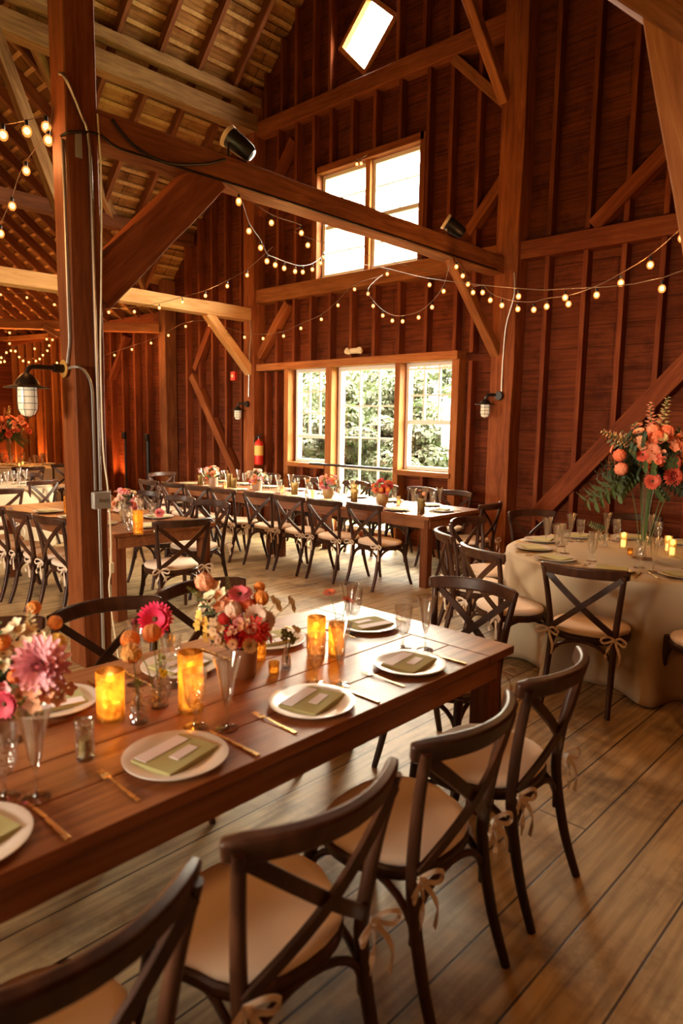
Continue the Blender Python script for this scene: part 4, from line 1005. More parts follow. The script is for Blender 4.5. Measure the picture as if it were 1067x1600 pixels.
for i, (x, y, lab, its, pal) in enumerate([(-4.98, 6.0, 'red and coral bouquet in a gold pot nearest the bare end of the window table', [('dahlia', RED, (.03, -.05, .19), .045, (.5, -.8, .3)), ('dahlia', CORAL, (-.06, -.04, .18), .04, (0, -.9, .4)), ('dahlia', RED, (.05, .02, .22), .04, (.6, 0, .8)), ('ranunculus', ROSE, (.08, -.02, .16), .03, (1, -.3, 0))], (RED, CORAL, ROSE, ORANGE, PALE)),
                                           (-5.83, 5.98, 'coral and peach bouquet in a gold pot before the glass door', [('dahlia', CORAL, (-.05, -.06, .18), .045, (-.3, -.9, .3)), ('dahlia', PINK, (.03, -.05, .15), .035, (.4, -.9, .1)), ('ranunculus', ORANGE, (.09, 0, .21), .035, (.8, 0, .6))], (PEACH, CORAL, PINK, CREAM, ORANGE)),
                                           (-7.08, 5.90, 'apricot and blush bouquet in a stoneware pot mid window table', [('dahlia', ORANGE, (.02, -.07, .15), .05, (.2, -.9, .2)), ('dahlia', ROSE, (-.07, -.06, .13), .035, (-.5, -.9, 0)), ('stock_spike', PALE, (.08, .02, .18), .03, (.5, 0, .9)), ('stock_spike', PALE, (-.09, .02, .18), .03, (-.6, 0, .8))], (PALE, CREAM, PINK, PEACH)),
                                           (-7.92, 5.80, 'coral and peach bouquet at the far half of the window table', [('dahlia', CORAL, (-.05, -.06, .15), .045, (-.4, -.9, .2)), ('dahlia', PEACH, (.04, -.05, .19), .05, (.3, -.8, .5)), ('ranunculus', CORAL, (.08, 0, .23), .035, (.5, -.2, 1)), ('stock_spike', YEL, (.03, 0, .2), .028, (.1, 0, 1))], (PALE, CREAM, PINK, PEACH, CORAL))]):
    bouquet('flower_bouquet', lab, (x, y, TZ), 'goldpot' if i < 2 else 'pot', .15, .07, its, 20 + i, 26, .13, .13, pal=pal, group=GB, leaves=9, fs=.028)
GC = 'candle glasses along the window table'
for x, y, sc_, lab in [(-4.33, 5.86, (.95, .95, .95), 'tan candle glass at the bare corner of the window table'), (-5.40, 5.98, (1, 1, 1), 'bronze candle glass left of the red bouquet'), (-5.55, 6.14, (.95, .95, 1.25), 'tall pale candle glass before the glass door'),
                       (-6.40, 5.95, (1, 1, 1.05), 'tan candle glass near the orange blooms, mid window table'), (-7.50, 5.84, (.9, .9, 1.0), 'tan candle glass next to the coral bouquet, far half'), (-7.70, 5.92, (.85, .85, 1.3), 'tall pale candle glass at the far half of the window table'),
                       (-8.30, 5.85, (.9, .9, .9), 'tan candle glass near the far end of the window table')]:
    put(TAN, (x, y, TZ), 0, lab, GC, sc_)
for x, y, lab in [(-4.92, 6.22, 'frosted candle glass right of the red bouquet'), (-6.05, 5.93, 'small frosted candle glass left of the coral bouquet'), (-6.75, 6.05, 'frosted candle glass by the apricot bouquet'), (-7.62, 5.78, 'frosted candle glass by the tan one, far half')]:
    put(VOTC, (x, y, TZ), 0, lab, GC)
for x, y, c, lab in [(-4.40, 5.98, PEACH, 'bud vase with one apricot bloom at the bare end of the window table'), (-5.16, 6.14, RED, 'bud vase with small red buds left of the red bouquet'), (-6.28, 6.05, ORANGE, 'bud vase with two orange blooms mid window table'), (-8.45, 5.95, PINK, 'bud vase with pink sprigs near the far end of the window table')]:
    bud((x, y, TZ), lab, [('ranunculus', c, (.03, -.02, .19), .03, (.5, -.6, .5)), ('small_blossom', c, (-.04, .0, .22), .022, (-.3, 0, 1))], group='bud vases on the window table')

# ---- the table behind the post
GP = 'tableware on the table behind the post'
for i, (x, y, d, nm, p) in enumerate([(-5.33, 3.20, (-1, 0), 'at the head of the post table', 'pnfk'), (-5.78, 3.58, (0, -1), 'across the post table, next to its head', 'pn'), (-6.35, 3.58, (0, -1), 'across the post table, second from its head', 'pn'),
                                   (-6.95, 3.58, (0, -1), 'across the post table, third from its head', 'pn'), (-5.72, 2.96, (0, 1), 'on the near side of the post table, behind the post', 'pn'), (-6.25, 2.96, (0, 1), 'on the near side of the post table, left of the post', 'pn'),
                                   (-6.80, 2.96, (0, 1), 'on the near side of the post table, at the picture edge', 'pn')]):
    setting(x, y, d, nm, parts=p, rz_n=6)
    d = Vector(d); l = Vector((-d.y, d.x)); g = Vector((x, y)) + d * .16 - l * .14; put(GO, (g.x, g.y, TZ), 0, 'crystal goblet ' + nm, GP)
    g = Vector((x, y)) + d * .20 - l * .04; put(FL, (g.x, g.y, TZ), 0, 'champagne flute ' + nm, GP)
for x, y, lab, sd in [(-5.75, 3.22, 'pink and coral bouquet to the right of the post', 31), (-6.72, 3.28, 'cream and peach bouquet to the left of the post', 32)]:
    bouquet('flower_bouquet', lab, (x, y, TZ), 'goldpot', .13, .06, [('dahlia', PINK, (.09, .02, .17), .045, (.9, -.4, .3)), ('dahlia', (.82, .30, .26), (.13, .03, .13), .036, (.9, -.5, .1)), ('ranunculus', CORAL, (-.02, -.07, .2), .034, (.5, -.8, .4)),
            ('small_blossom', CREAM, (.04, -.06, .16), .04, (.7, -.7, .1)), ('daisy', PALE, (.0, -.08, .13), .035, (.7, -.7, 0)), ('small_blossom', PEACH, (-.03, 0, .28), .04, (0, -.2, 1))], sd, 26, .13, .14, group='bouquets on the post table', leaves=8, fs=.028)
put(BIG, (-5.02, 2.92, TZ), 0, 'lit amber candle glass on the corner of the post table', GP); put(BIG, (-6.55, 3.05, TZ), 0, 'lit amber candle glass left of the post', GP, (.95, .95, 1.1))
lamp('candle_glow', (-5.02, 2.92, .90), .4, (1, .5, .15), .02)
bud((-5.0, 3.08, TZ), 'bud vase with one round pink dahlia on the post table', [('dahlia', (.80, .26, .26), (.05, .0, .17), .040, (.7, -.7, .2))], group='bud vases on the post table')
bud((-5.25, 2.98, TZ), 'bud vase with pale stems on the post table corner', [('small_blossom', CREAM, (0, 0, .13), .025, (.5, -.5, .5))], group='bud vases on the post table')

# ---- the round table
GR = 'tableware on the big round table'
def polar(a, r): return RC.x + math.cos(R(a)) * r, RC.y + math.sin(R(a)) * r
for a, lab in [(-82, 'in front on the round table, behind the facing chair'), (-115, 'at the round table, second clockwise from the facing chair'), (-146, 'at the round table, third clockwise, by the sideways chair'), (-178, 'at the edge of the round table toward the window table'),
               (148, 'at the round table, before the shadowed chair'), (114, 'at the back of the round table, left of the vase'), (82, 'at the back of the round table behind the vase'), (-50, 'at the round table by the right picture edge')]:
    x, y = polar(a, .755); setting(x, y, (RC.x - x, RC.y - y), lab, z=CZ, parts='pnk' + ('' if a > 0 else 'f'), rz_n=None)
    x, y = polar(a + 13, .56); put(GO, (x, y, CZ), 0, 'crystal goblet ' + lab, GR)
    x, y = polar(a + 20, .66) if a < 0 else polar(a + 20, .60); put(FL, (x, y, CZ), 0, 'champagne flute ' + lab, GR)
for x, y, lab in [(-2.0, 5.36, 'glowing frosted votive left of the tall vase'), (-1.70, 5.46, 'glowing frosted votive right of the tall vase'), (-1.62, 5.30, 'second glowing frosted votive right of the tall vase')]:
    put(VOTC, (x, y, CZ), 0, lab, 'votives on the round table', 1.15); lamp('candle_glow', (x, y, .86), .25, (1, .55, .2), .02)
put(SMALL, (-1.86, 5.13, CZ), 0, 'small round glowing votive at the foot of the tall vase', 'votives on the round table')

def tall_arrangement(loc, label, seed, s=1.0, vh=.62, lean=0):
    t = empty('tall_flower_arrangement', loc, label=label, cat='flowers', group='tall trumpet vases of flowers'); rr = random.Random(seed)
    m = MB(); m.lathe([(.001, 0), (.075, 0), (.078, .006), (.030, .014), (.022, .05), (.024, .2), (.032, .38), (.050, .52), (.085, vh), (.082, vh), (.046, .52), (.028, .38), (.02, .2), (.001, .1)], 28); m.build('trumpet_vase', M['glass'], t)
    tips = []
    def at(u, z, b=0): return Vector((rt.x * u + .68 * b, rt.y * u - .72 * b, vh + z))
    def fl(kind, col, u, z, b, size, d=None):
        p = at(u, z, b); dd = Vector(d) if d else Vector((p.x * 2 + .25, p.y * 2 - .25, z * 1.3 + .1)); flower(kind, col, p, size * 1.14, dd, t); tips.append(p)
    C1, C2, C3 = (.86, .22, .09), (.84, .15, .08), (.88, .32, .17)
    for a in [('ranunculus', C1, -.045, .245, .17, .058), ('ranunculus', C3, -.06, .285, .15, .05), ('ranunculus', C1, .035, .28, .14, .055), ('ranunculus', C1, -.26, .12, .12, .048), ('ranunculus', C3, -.25, .03, .14, .05),
              ('ranunculus', C2, -.09, .05, .2, .045), ('gerbera', C2, -.06, -.045, .2, .052), ('dahlia', C2, .075, -.01, .2, .062), ('gerbera', C2, .08, .085, .2, .050), ('gerbera', C2, -.13, .13, .18, .045),
              ('small_blossom', C3, -.05, .12, .19, .075), ('small_blossom', C3, .07, .20, .17, .06), ('small_blossom', C3, .17, .16, .16, .075), ('dahlia', C2, .21, .08, .15, .05), ('small_blossom', C2, .17, .06, .17, .045),
              ('small_blossom', C3, .28, .22, .12, .07), ('ranunculus', C3, .27, .30, .08, .06), ('dahlia', C1, .33, .16, .06, .06), ('dahlia', C1, .38, .05, .0, .05), ('small_blossom', PEACH, -.12, .20, .16, .05)]:
        fl(a[0], a[1], a[2], a[3], a[4], a[5])
    for u, z, sz, c, d in [(-.14, .25, .085, (.72, .50, .26), (-.95, -.6, .42)), (-.03, .30, .085, (.80, .40, .25), (-.12, 0, 1)), (.02, .32, .09, (.62, .50, .22), (.12, .1, 1)), (.16, .28, .08, (.82, .38, .28), (.8, .6, 1)), (.12, .2, .08, (.8, .35, .2), (.9, .8, .15)), (-.02, .26, .07, C2, (.1, .3, 1))]:
        fl('stock_spike', c, u, z - .05, .08, sz * .85, d)
    for i in range(38):
        a = rr.uniform(0, 6.28); el = rr.uniform(-.3, 1.3); r = rr.uniform(.16, .26); d = Vector((math.cos(a) * math.cos(el), math.sin(a) * math.cos(el), math.sin(el)))
        p = Vector((d.x * r * 1.15, d.y * r * 1.15, vh + .10 + d.z * r)); kd = rr.choice(['small_blossom', 'ranunculus', 'daisy', 'small_blossom']); flower(kd, rr.choice((C1, C2, C3, PEACH, (.7, .55, .25))), p, rr.uniform(.028, .046), d, t); tips.append(p)
    for i in range(92):
        a = rr.uniform(0, 6.28); el = rr.uniform(-.85, 1.1); d = Vector((math.cos(a) * math.cos(el), math.sin(a) * math.cos(el), math.sin(el)))
        flower('leaf_sprig', rr.choice((DGRN, DGRN, GRN, (.03, .06, .02))), Vector((d.x * .09, d.y * .09, vh + .07 + d.z * .08)), rr.uniform(.05, .095), d, t)
    for a in (200, 215, 230, 250, 185, 20, 35, 0):        # trailing greenery
        d = Vector((math.cos(R(a)), math.sin(R(a)), -.75)); flower('leaf_sprig', GRN, Vector((d.x * .10, d.y * .10, vh + .03)), rr.uniform(.10, .15), d, t)
    stems(t, tips[::5], (0, 0, .1), .0026); return t
tall_arrangement((-1.735, 5.03, CZ), 'tall trumpet vase with a huge coral flower arrangement on the round table', 41)
bud((-2.13, 5.34, CZ), 'narrow clear vase with drooping green leaves left of the tall vase', [('leaf_sprig', GRN, (0, 0, .12), .055, (-.5, -.5, .3)), ('leaf_sprig', GRN, (0, 0, .12), .055, (-.6, .1, .2)), ('leaf_sprig', GRN, (0, 0, .1), .05, (-.7, -.5, -.6))], .16, .02, group='vases on the round table')
o = tall_arrangement((-13.75, 5.30, CZ), 'tall flower arrangement on the farthest table at the left picture edge', 43)
# ---- things on the two far cloth tables
GL = 'glassware on the far cloth tables'
rr = random.Random(77)
for c, nm, n in (((-13.75, 5.35), 'farthest cloth table', 8), ((-9.85, 3.35), 'second cloth table', 8)):
    for i in range(n):
        a = 2 * math.pi * i / n + .2; x, y = c[0] + math.cos(a) * .52, c[1] + math.sin(a) * .52
        put(GO, (x, y, CZ), 0, 'crystal goblet among the glasses on the ' + nm, 'goblets on the ' + nm); put(FL, (x + .09, y + .05, CZ), 0, 'champagne flute among the glasses on the ' + nm, 'flutes on the ' + nm)
        put(PL, (c[0] + math.cos(a) * .74, c[1] + math.sin(a) * .74, CZ), 0, 'white plate in the ring of plates on the ' + nm, 'plates on the ' + nm)
    for i in range(3):
        a = 2.1 * i; put(VOTC, (c[0] + math.cos(a) * .26, c[1] + math.sin(a) * .26, CZ), 0, 'glowing votive in the middle of the ' + nm, 'votives on the ' + nm, 1.2)

# ================================================================== FIXTURES
# caged barn lamp on the post
t = empty('barn_lamp', (-4.46, 2.10, 2.02), label='big caged barn lamp with a dark shade hanging off the post', cat='lamp')
m = MB(); m.tube(smooth_path([(0, -.02, 0), (0, -.20, .0), (0, -.245, -.012), (0, -.262, -.05)]), .015, 10); m.tube([(0, .0, 0), (0, -.09, 0)], .028, 12); m.build('arm', M['bronze'], t)
m = MB(); m.lathe([(.001, 0), (.052, 0), (.058, .012), (.001, .014)], 20, (0, -.012, 0), rot=Matrix.Rotation(R(90), 3, 'X')); m.build('wall_plate', M['brass'], t)
m = MB(); m.lathe([(.02, -.045), (.036, -.055), (.062, -.085), (.075, -.115), (.135, -.132), (.136, -.136), (.07, -.122), (.02, -.10)], 28, (0, -.262, 0)); m.build('shade', M['bronze'], t)
m = MB(); m.lathe([(.056, -.12), (.058, -.22), (.055, -.27), (.040, -.30), (.018, -.312), (.0005, -.314)], 28, (0, -.262, 0)); m.build('glass_jar', M['jar'], t)
m = MB()
for z in (-.15, -.19, -.232, -.272):
    m.tube([(math.cos(2 * math.pi * i / 20) * .0625, -.262 + math.sin(2 * math.pi * i / 20) * .0625, z) for i in range(21)], .0018, 5, caps=False)
for i in range(6):
    a = 2 * math.pi * i / 6 + .3; c_, s_ = math.cos(a), math.sin(a); m.tube([(c_ * .0625, -.262 + s_ * .0625, -.12), (c_ * .0635, -.262 + s_ * .0635, -.265), (c_ * .045, -.262 + s_ * .045, -.305), (c_ * .005, -.262 + s_ * .005, -.328)], .0018, 5)
m.build('wire_cage', M['bronze'], t)
def col_lamp(x, z, label):
    t = empty('barn_lamp', (x, 7.36, z), label=label, cat='lamp', group='small caged lamps on the gable columns')
    m = MB(); m.tube(smooth_path([(.03, .02, .0), (-.02, -.03, .01), (-.08, -.09, .005), (-.10, -.10, -.05)]), .018, 8); m.lathe([(.001, 0), (.055, 0), (.05, .03), (.001, .03)], 14, (.03, .0, 0), rot=Matrix.Rotation(R(90), 3, 'X')); m.build('arm', M['black'], t)
    m = MB(); m.lathe([(.02, -.04), (.05, -.06), (.065, -.09), (.12, -.105), (.12, -.11), (.02, -.10)], 22, (-.10, -.10, 0)); m.build('shade', M['black'], t)
    m = MB(); m.lathe([(.055, -.10), (.056, -.21), (.04, -.25), (.0005, -.265)], 20, (-.10, -.10, 0)); m.build('glass_jar', M['jar'], t)
    m = MB()
    for zz in (-.14, -.18, -.22): m.tube([(-.10 + math.cos(2 * math.pi * i / 14) * .06, -.10 + math.sin(2 * math.pi * i / 14) * .06, zz) for i in range(15)], .0025, 4, caps=False)
    for i in range(6):
        a = math.pi * i / 3; m.tube([(-.10 + math.cos(a) * .06, -.10 + math.sin(a) * .06, -.10), (-.10 + math.cos(a) * .06, -.10 + math.sin(a) * .06, -.22), (-.10, -.10, -.275)], .0025, 4)
    m.build('wire_cage', M['black'], t)
col_lamp(-4.36, 2.05, 'small caged lamp on the column between window and round table')
col_lamp(-9.12, 1.98, 'small caged lamp on the column above the fire extinguisher')

def pipe(name, pts, rad, mat, label, cat, smooth=True, clips=None):
    m = MB(); m.tube(smooth_path(pts, 4) if smooth else pts, rad, 8); o = m.build(name, M[mat]); tag(o, label, cat)
    return o
X0 = -4.338
pipe('conduit', [(-4.385, 2.088, 3.42), (-4.378, 2.088, 3.25), (-4.378, 2.088, 2.4), (-4.378, 2.088, 2.2), (-4.40, 2.088, 2.12), (-4.42, 2.088, 2.05)], .011, 'steel', 'bent steel conduit running down to the barn lamp on the post', 'conduit')
pipe('conduit', [(-4.39, 2.086, 3.80), (X0, 2.10, 3.76), (X0, 2.19, 3.58), (X0, 2.24, 3.40), (X0, 2.245, 2.6), (X0, 2.245, 1.22)], .011, 'steel', 'long steel conduit down the face of the post into the grey box', 'conduit')
pipe('conduit', [(-4.41, 2.086, 2.02), (X0, 2.12, 2.03), (X0, 2.175, 1.99), (X0, 2.208, 1.90), (X0, 2.212, 1.7), (X0, 2.212, 1.22)], .010, 'steel', 'steel conduit curving from the barn lamp to the grey box', 'conduit')
pipe('conduit', [(X0, 2.235, 1.10), (X0, 2.235, .9), (X0, 2.235, .02)], .011, 'steel', 'steel conduit dropping from the grey box to the floor', 'conduit')
pipe('power_cord', [(X0, 2.30, 3.62), (X0 + .01, 2.31, 3.2), (X0 + .01, 2.29, 2.6), (X0 + .01, 2.27, 2.1), (X0 + .01, 2.27, 1.5), (X0 + .01, 2.295, 1.24), (X0 + .02, 2.30, 1.0), (X0 + .01, 2.305, .7), (X0 + .01, 2.285, .55), (X0 + .02, 2.30, .3), (X0 + .03, 2.33, .03)], .006, 'wplastic', 'thin cream cord with an inline switch hanging down the post', 'cord')
sw = MB(); sw.box((0, 0, 0), (.018, .032, .075)); o = sw.build('inline_switch', M['wplastic'], bevel=.006); o.location = (X0 + .018, 2.303, .68); tag(o, 'small cream inline switch on the post cord', 'switch')
pipe('conduit', [(-4.40, 2.086, 3.44), (X0, 2.13, 3.46), (X0, 2.30, 3.50), (X0, 2.42, 3.46), (X0, 2.60, 3.455), (X0, 3.6, 3.47), (X0, 5.4, 3.475), (X0, 7.2, 3.475)], .009, 'bronze', 'dark conduit along the lower edge of the tie beam', 'conduit')
pipe('power_cord', [(X0, 2.40, 3.62), (X0 + .01, 2.55, 3.50), (X0 + .01, 2.8, 3.46), (X0 + .01, 3.1, 3.53), (X0 + .01, 3.3, 3.62)], .010, 'black', 'black cable looping along the tie beam to the spotlight', 'cord')
pipe('conduit', [(-4.21, 7.365, 3.46), (-4.20, 7.365, 3.2), (-4.29, 7.365, 2.85), (-4.31, 7.365, 2.4), (-4.31, 7.365, 2.10)], .009, 'steel', 'pale conduit down the column to its caged lamp', 'conduit')
pipe('conduit', [(-9.02, 7.365, 3.34), (-9.0, 7.365, 3.1), (-9.04, 7.365, 2.8), (-9.06, 7.365, 2.1)], .009, 'steel', 'pale conduit down the extinguisher column', 'conduit')
t = empty('junction_box', (X0 + .02, 2.24, 1.155), label='grey metal junction box with two switches on the post', cat='electrical box')
m = MB(); m.box((0, 0, 0), (.045, .125, .115)); m.build('box', M['grey'], t, bevel=.008)
for s in (-1, 1): m = MB(); m.box((.026, s * .028, 0), (.012, .012, .022)); m.build('switch', M['steel'], t)
m = MB(); m.box((0, 0, 0), (.004, .045, .15)); o = m.build('metal_plate', M['grey'], bevel=.001); o.location = (-4.350, 2.175, 3.40); tag(o, 'small grey metal plate nailed to the upper post', 'plate')

def spot(y, label, aim):
    t = empty('spotlight', (-4.44, y, 3.665), label=label, cat='spotlight', group='black spotlights on the tie beam')
    m = MB(); m.box((0, 0, .012), (.10, .08, .022)); m.tube([(0, -.085, .02), (0, -.085, .13)], .008); m.tube([(0, .085, .02), (0, .085, .13)], .008); m.box((0, 0, .025), (.03, .18, .01)); m.build('bracket', M['black'], t)
    q_ = Vector(aim).normalized().to_track_quat('Z', 'Y').to_matrix(); m = MB()
    m.lathe([(.001, -.15), (.045, -.145), (.062, -.12), (.072, -.05), (.076, .05), (.076, .10), (.07, .10), (.066, .06), (.001, .05)], 26, (0, 0, .15), rot=q_); m.build('housing', M['black'], t, ang=40)
    m = MB(); m.lathe([(.0765, .07), (.084, .078), (.086, .100), (.083, .102), (.074, .09)], 26, (0, 0, .15), rot=q_); m.build('rim_shield', M['wplastic'], t)
    return t
spot(3.50, 'black spotlight with a pale rim on the tie beam near the post', (-.62, -.55, .62))
spot(6.42, 'black spotlight with a pale rim at the column end of the tie beam', (-.62, -.6, .55))

t = empty('emergency_light', (-6.72, 7.40, 2.72), label='cream twin-head emergency light above the window header', cat='emergency light')
m = MB(); m.box((0, .02, 0), (.20, .09, .075)); m.build('body', M['wplastic'], t, bevel=.02)
for s in (-1, 1):
    m = MB(); m.lathe([(.001, -.05), (.035, -.04), (.045, .02), (.04, .03), (.001, .03)], 16, (s * .115, -.03, -.005), rot=Matrix.Rotation(R(70), 3, 'X') @ Matrix.Rotation(R(15 * s), 3, 'Y')); m.build('lamp_head', M['wplastic'], t)
t = empty('fire_extinguisher', (-8.80, 7.37, .98), label='red fire extinguisher with a yellow label hung beside the window', cat='fire extinguisher')
m = MB(); m.lathe([(.001, 0), (.070, .004), (.075, .02), (.075, .34), (.06, .385), (.025, .41), (.022, .43), (.001, .43)], 24); m.build('tank', M['red'], t)
m = MB(); m.lathe([(.0765, .16), (.0765, .32)], 24); m.build('label_band', M['label'], t)
m = MB(); m.tube([(0, 0, .43), (0, 0, .47)], .02); m.box((.03, -.02, .475), (.13, .02, .014)); m.box((.03, -.02, .50), (.13, .02, .010), rot=Matrix.Rotation(R(-14), 3, 'Y')); m.build('handle', M['black'], t)
m = MB(); m.tube(smooth_path([(-.02, 0, .455), (-.09, -.01, .44), (-.105, -.01, .34), (-.09, -.01, .2)]), .009); m.build('hose', M['black'], t)
t = empty('fire_alarm', (-9.55, 7.44, 2.46), label='small red fire alarm box on the wall between studs', cat='alarm')
m = MB(); m.box((0, 0, 0), (.12, .06, .15)); m.build('box', M['red'], t, bevel=.006); m = MB(); m.box((0, -.033, .0), (.05, .01, .05)); m.build('strobe', M['wplastic'], t)
m = MB(); m.tube([(-7.62, 7.40, 1.065), (-6.0, 7.40, 1.065)], .019, 10)
for x in (-7.55, -6.05): m.tube([(x, 7.40, 1.065), (x, 7.50, 1.065)], .014, 8)
o = m.build('handrail', M['black']); tag(o, 'black bar across the glass door at sill height', 'rail')
for x, h, lab in ((-12.80, 1.42, 'slim black light stand against the lit studs right of the post'), (-11.95, 1.40, 'stout black light stand beside the corner column')):
    t = empty('light_stand', (x, 7.2, 0), label=lab, cat='stand', group='black stands by the far wall')
    m = MB(); m.tube([(0, 0, .02), (0, 0, h)], .022 if x < -12.5 else .045, 10); m.build('pole', M['black'], t)
    for i in range(3):
        a = 2.09 * i + .4; m = MB(); m.tube([(0, 0, .35), (math.cos(a) * .3, math.sin(a) * .3, .015)], .011); m.build('leg', M['black'], t)
    m = MB(); m.box((.03, -.04, h - .05), (.10, .07, .14)); m.build('lamp_head', M['black'], t, bevel=.01)

# ================================================================== FESTOON LIGHTS
def globe_mat():
    m, nt, b = new_mat('amber bulb globe'); nt.nodes.remove(b); L = nt.links.new; out = [n for n in nt.nodes if n.type == 'OUTPUT_MATERIAL'][0]
    tr = N(nt, 'ShaderNodeBsdfTransparent'); tr.inputs[0].default_value = (1, .80, .55, 1); em = N(nt, 'ShaderNodeEmission'); em.inputs[0].default_value = (1, .30, .06, 1); em.inputs[1].default_value = 1.5
    mx = N(nt, 'ShaderNodeMixShader'); mx.inputs[0].default_value = .55; L(tr.outputs[0], mx.inputs[1]); L(em.outputs[0], mx.inputs[2]); L(mx.outputs[0], out.inputs[0]); return m
M['globe'] = globe_mat()
bm_ = MB(); bm_.lathe([(.001, -.056), (.014, -.054), (.024, -.041), (.027, -.025), (.022, -.008), (.010, .002), (.001, .003)], 14, mi=1)
bm_.lathe([(.001, -.044), (.010, -.041), (.017, -.031), (.017, -.019), (.010, -.009), (.001, -.006)], 10, mi=0)
BULB = bm_.mesh('bulb', [M['bulb'], M['globe']])
sk = MB(); sk.lathe([(.0095, .0), (.0115, .004), (.0115, .026), (.006, .034), (.001, .036)], 10); SOCK = sk.mesh('socket', M['black'])
def festoon(label, pts, bulbs, drop=.03, sc=.85, cord=.0035):
    """pts: the cord's course; bulbs: bulb centres hanging just under it"""
    t = empty('festoon_lights', pts[0], label=label, cat='string lights', group='festoon light strings'); o0 = Vector(pts[0])
    m = MB(); m.tube(smooth_path([Vector(p) - o0 for p in pts], 4), cord, 6); m.build('cord', M['cord'], t)
    for b in bulbs:
        b = Vector(b) - o0; o = bpy.data.objects.new('bulb', BULB); COL.objects.link(o); o.parent = t; o.location = b + Vector((0, 0, .026 * sc)); o.scale = (sc,) * 3
        s = bpy.data.objects.new('socket', SOCK); COL.objects.link(s); s.parent = o
def along(bl, a=None, b=None, up=.065):
    p = [Vector(q) + Vector((0, 0, up)) for q in bl]
    return ([Vector(a)] if a else []) + p + ([Vector(b)] if b else [])
S1 = [(-4.467, 3.534, 3.397), (-4.601, 3.745, 3.247), (-4.767, 4.009, 3.191), (-4.868, 4.168, 3.121), (-5.009, 4.39, 3.146), (-5.174, 4.65, 3.183), (-5.396, 5.001, 3.24), (-5.569, 5.274, 3.302), (-5.807, 5.649, 3.423), (-6.034, 6.007, 3.587), (-6.127, 6.153, 3.693)]
festoon('festoon swag hanging from the tie beam brace toward the upper window', along(S1, (-4.36, 3.30, 3.47), (-6.35, 6.5, 4.0)), S1)
S2 = [(-4.395, 3.477, 3.379), (-4.563, 3.955, 3.35), (-4.746, 4.473, 3.404), (-4.789, 4.597, 3.328)]
festoon('thin festoon line from the tie beam brace to the girt under the upper window', along(S2, (-4.36, 3.30, 3.47), (-5.40, 7.40, 3.62)), S2)
S3 = [(-5.953, 6.784, 3.333), (-5.826, 6.742, 3.164), (-5.601, 6.667, 3.017), (-5.389, 6.596, 2.929), (-5.175, 6.525, 2.895), (-4.863, 6.421, 2.899), (-4.621, 6.34, 2.978), (-4.43, 6.277, 3.117)]
festoon('small festoon swag right above the window header', along(S3, (-6.15, 7.30, 3.68), (-4.36, 6.30, 3.46)), S3)
S4 = [(-4.253, 6.241, 3.34), (-4.11, 6.153, 3.215), (-3.999, 6.085, 3.109), (-3.892, 6.019, 3.006), (-3.712, 5.909, 2.97), (-3.57, 5.822, 2.871), (-3.372, 5.701, 2.788), (-3.12, 5.546, 2.71), (-2.892, 5.406, 2.665), (-2.725, 5.304, 2.661), (-2.462, 5.143, 2.633), (-2.165, 4.961, 2.641), (-1.939, 4.822, 2.677), (-1.698, 4.674, 2.736), (-1.474, 4.538, 2.838), (-1.293, 4.426, 2.934), (-1.05, 4.28, 3.08)]
festoon('long festoon swag over the round table from the slim brace to the picture edge', along(S4, (-4.34, 6.34, 3.47), (-.7, 4.05, 3.35)), S4)
S5 = [(-5.753, 6.916, 3.572), (-4.608, 6.262, 3.203), (-3.008, 5.348, 2.778), (-2.431, 5.017, 2.66), (-1.562, 4.521, 2.55)]
festoon('widely spaced festoon line crossing the column above the round table', along(S5, (-6.65, 7.38, 3.9), (-.6, 3.95, 2.75)), S5)
S5b = [(-6.72, 7.37, 5.23), (-6.64, 7.37, 5.22)]
festoon('two festoon bulbs at the head of the upper window', along(S5b, (-6.78, 7.44, 5.33), (-6.60, 7.44, 5.34)), S5b)
S6 = [(-12.597, 6.9, 2.93), (-11.946, 6.9, 3.002), (-11.273, 6.9, 3.076), (-10.706, 6.9, 3.171), (-10.174, 6.9, 3.282), (-9.498, 6.9, 3.25), (-9.056, 6.9, 3.112), (-8.587, 6.9, 2.989), (-8.144, 6.9, 2.939), (-7.683, 6.9, 2.943), (-7.316, 6.9, 3.024), (-6.905, 6.9, 3.113), (-6.59, 6.9, 3.27), (-6.292, 6.9, 3.445)]
festoon('low festoon line along the gable wall from the far wing to the window', along(S6, (-13.8, 6.9, 2.85), (-6.15, 7.30, 3.66)), S6)
S7 = [(-14.546, 5.562, 4.10), (-13.205, 5.508, 3.892), (-11.974, 5.459, 3.634), (-9.959, 5.378, 3.306), (-9.162, 5.346, 3.236), (-8.462, 5.318, 3.217), (-7.873, 5.295, 3.229), (-7.335, 5.273, 3.248), (-6.867, 5.255, 3.306), (-6.471, 5.239, 3.379)]
festoon('festoon line passing behind the post toward the upper swags', along(S7, (-15.6, 5.6, 4.45), (-6.0, 5.22, 3.62)), S7)
S8 = [(-4.577, 2.086, 3.46), (-4.585, 2.079, 3.54), (-4.678, 1.995, 3.513), (-4.793, 1.892, 3.489), (-4.931, 1.768, 3.511)]
festoon('big near festoon bulbs leading from the post to the left edge', along(S8, (-4.50, 2.10, 3.66), (-5.3, 1.45, 3.75)), S8, sc=1.15)
S9 = [(-5.373, 2.275, 3.503), (-5.635, 2.268, 3.304), (-5.863, 2.261, 3.139), (-6.216, 2.251, 2.916)]
festoon('festoon line sloping down from the post past the wing rafters', along(S9, (-4.56, 2.25, 3.74), (-7.0, 2.2, 2.5)), S9, sc=1.1)
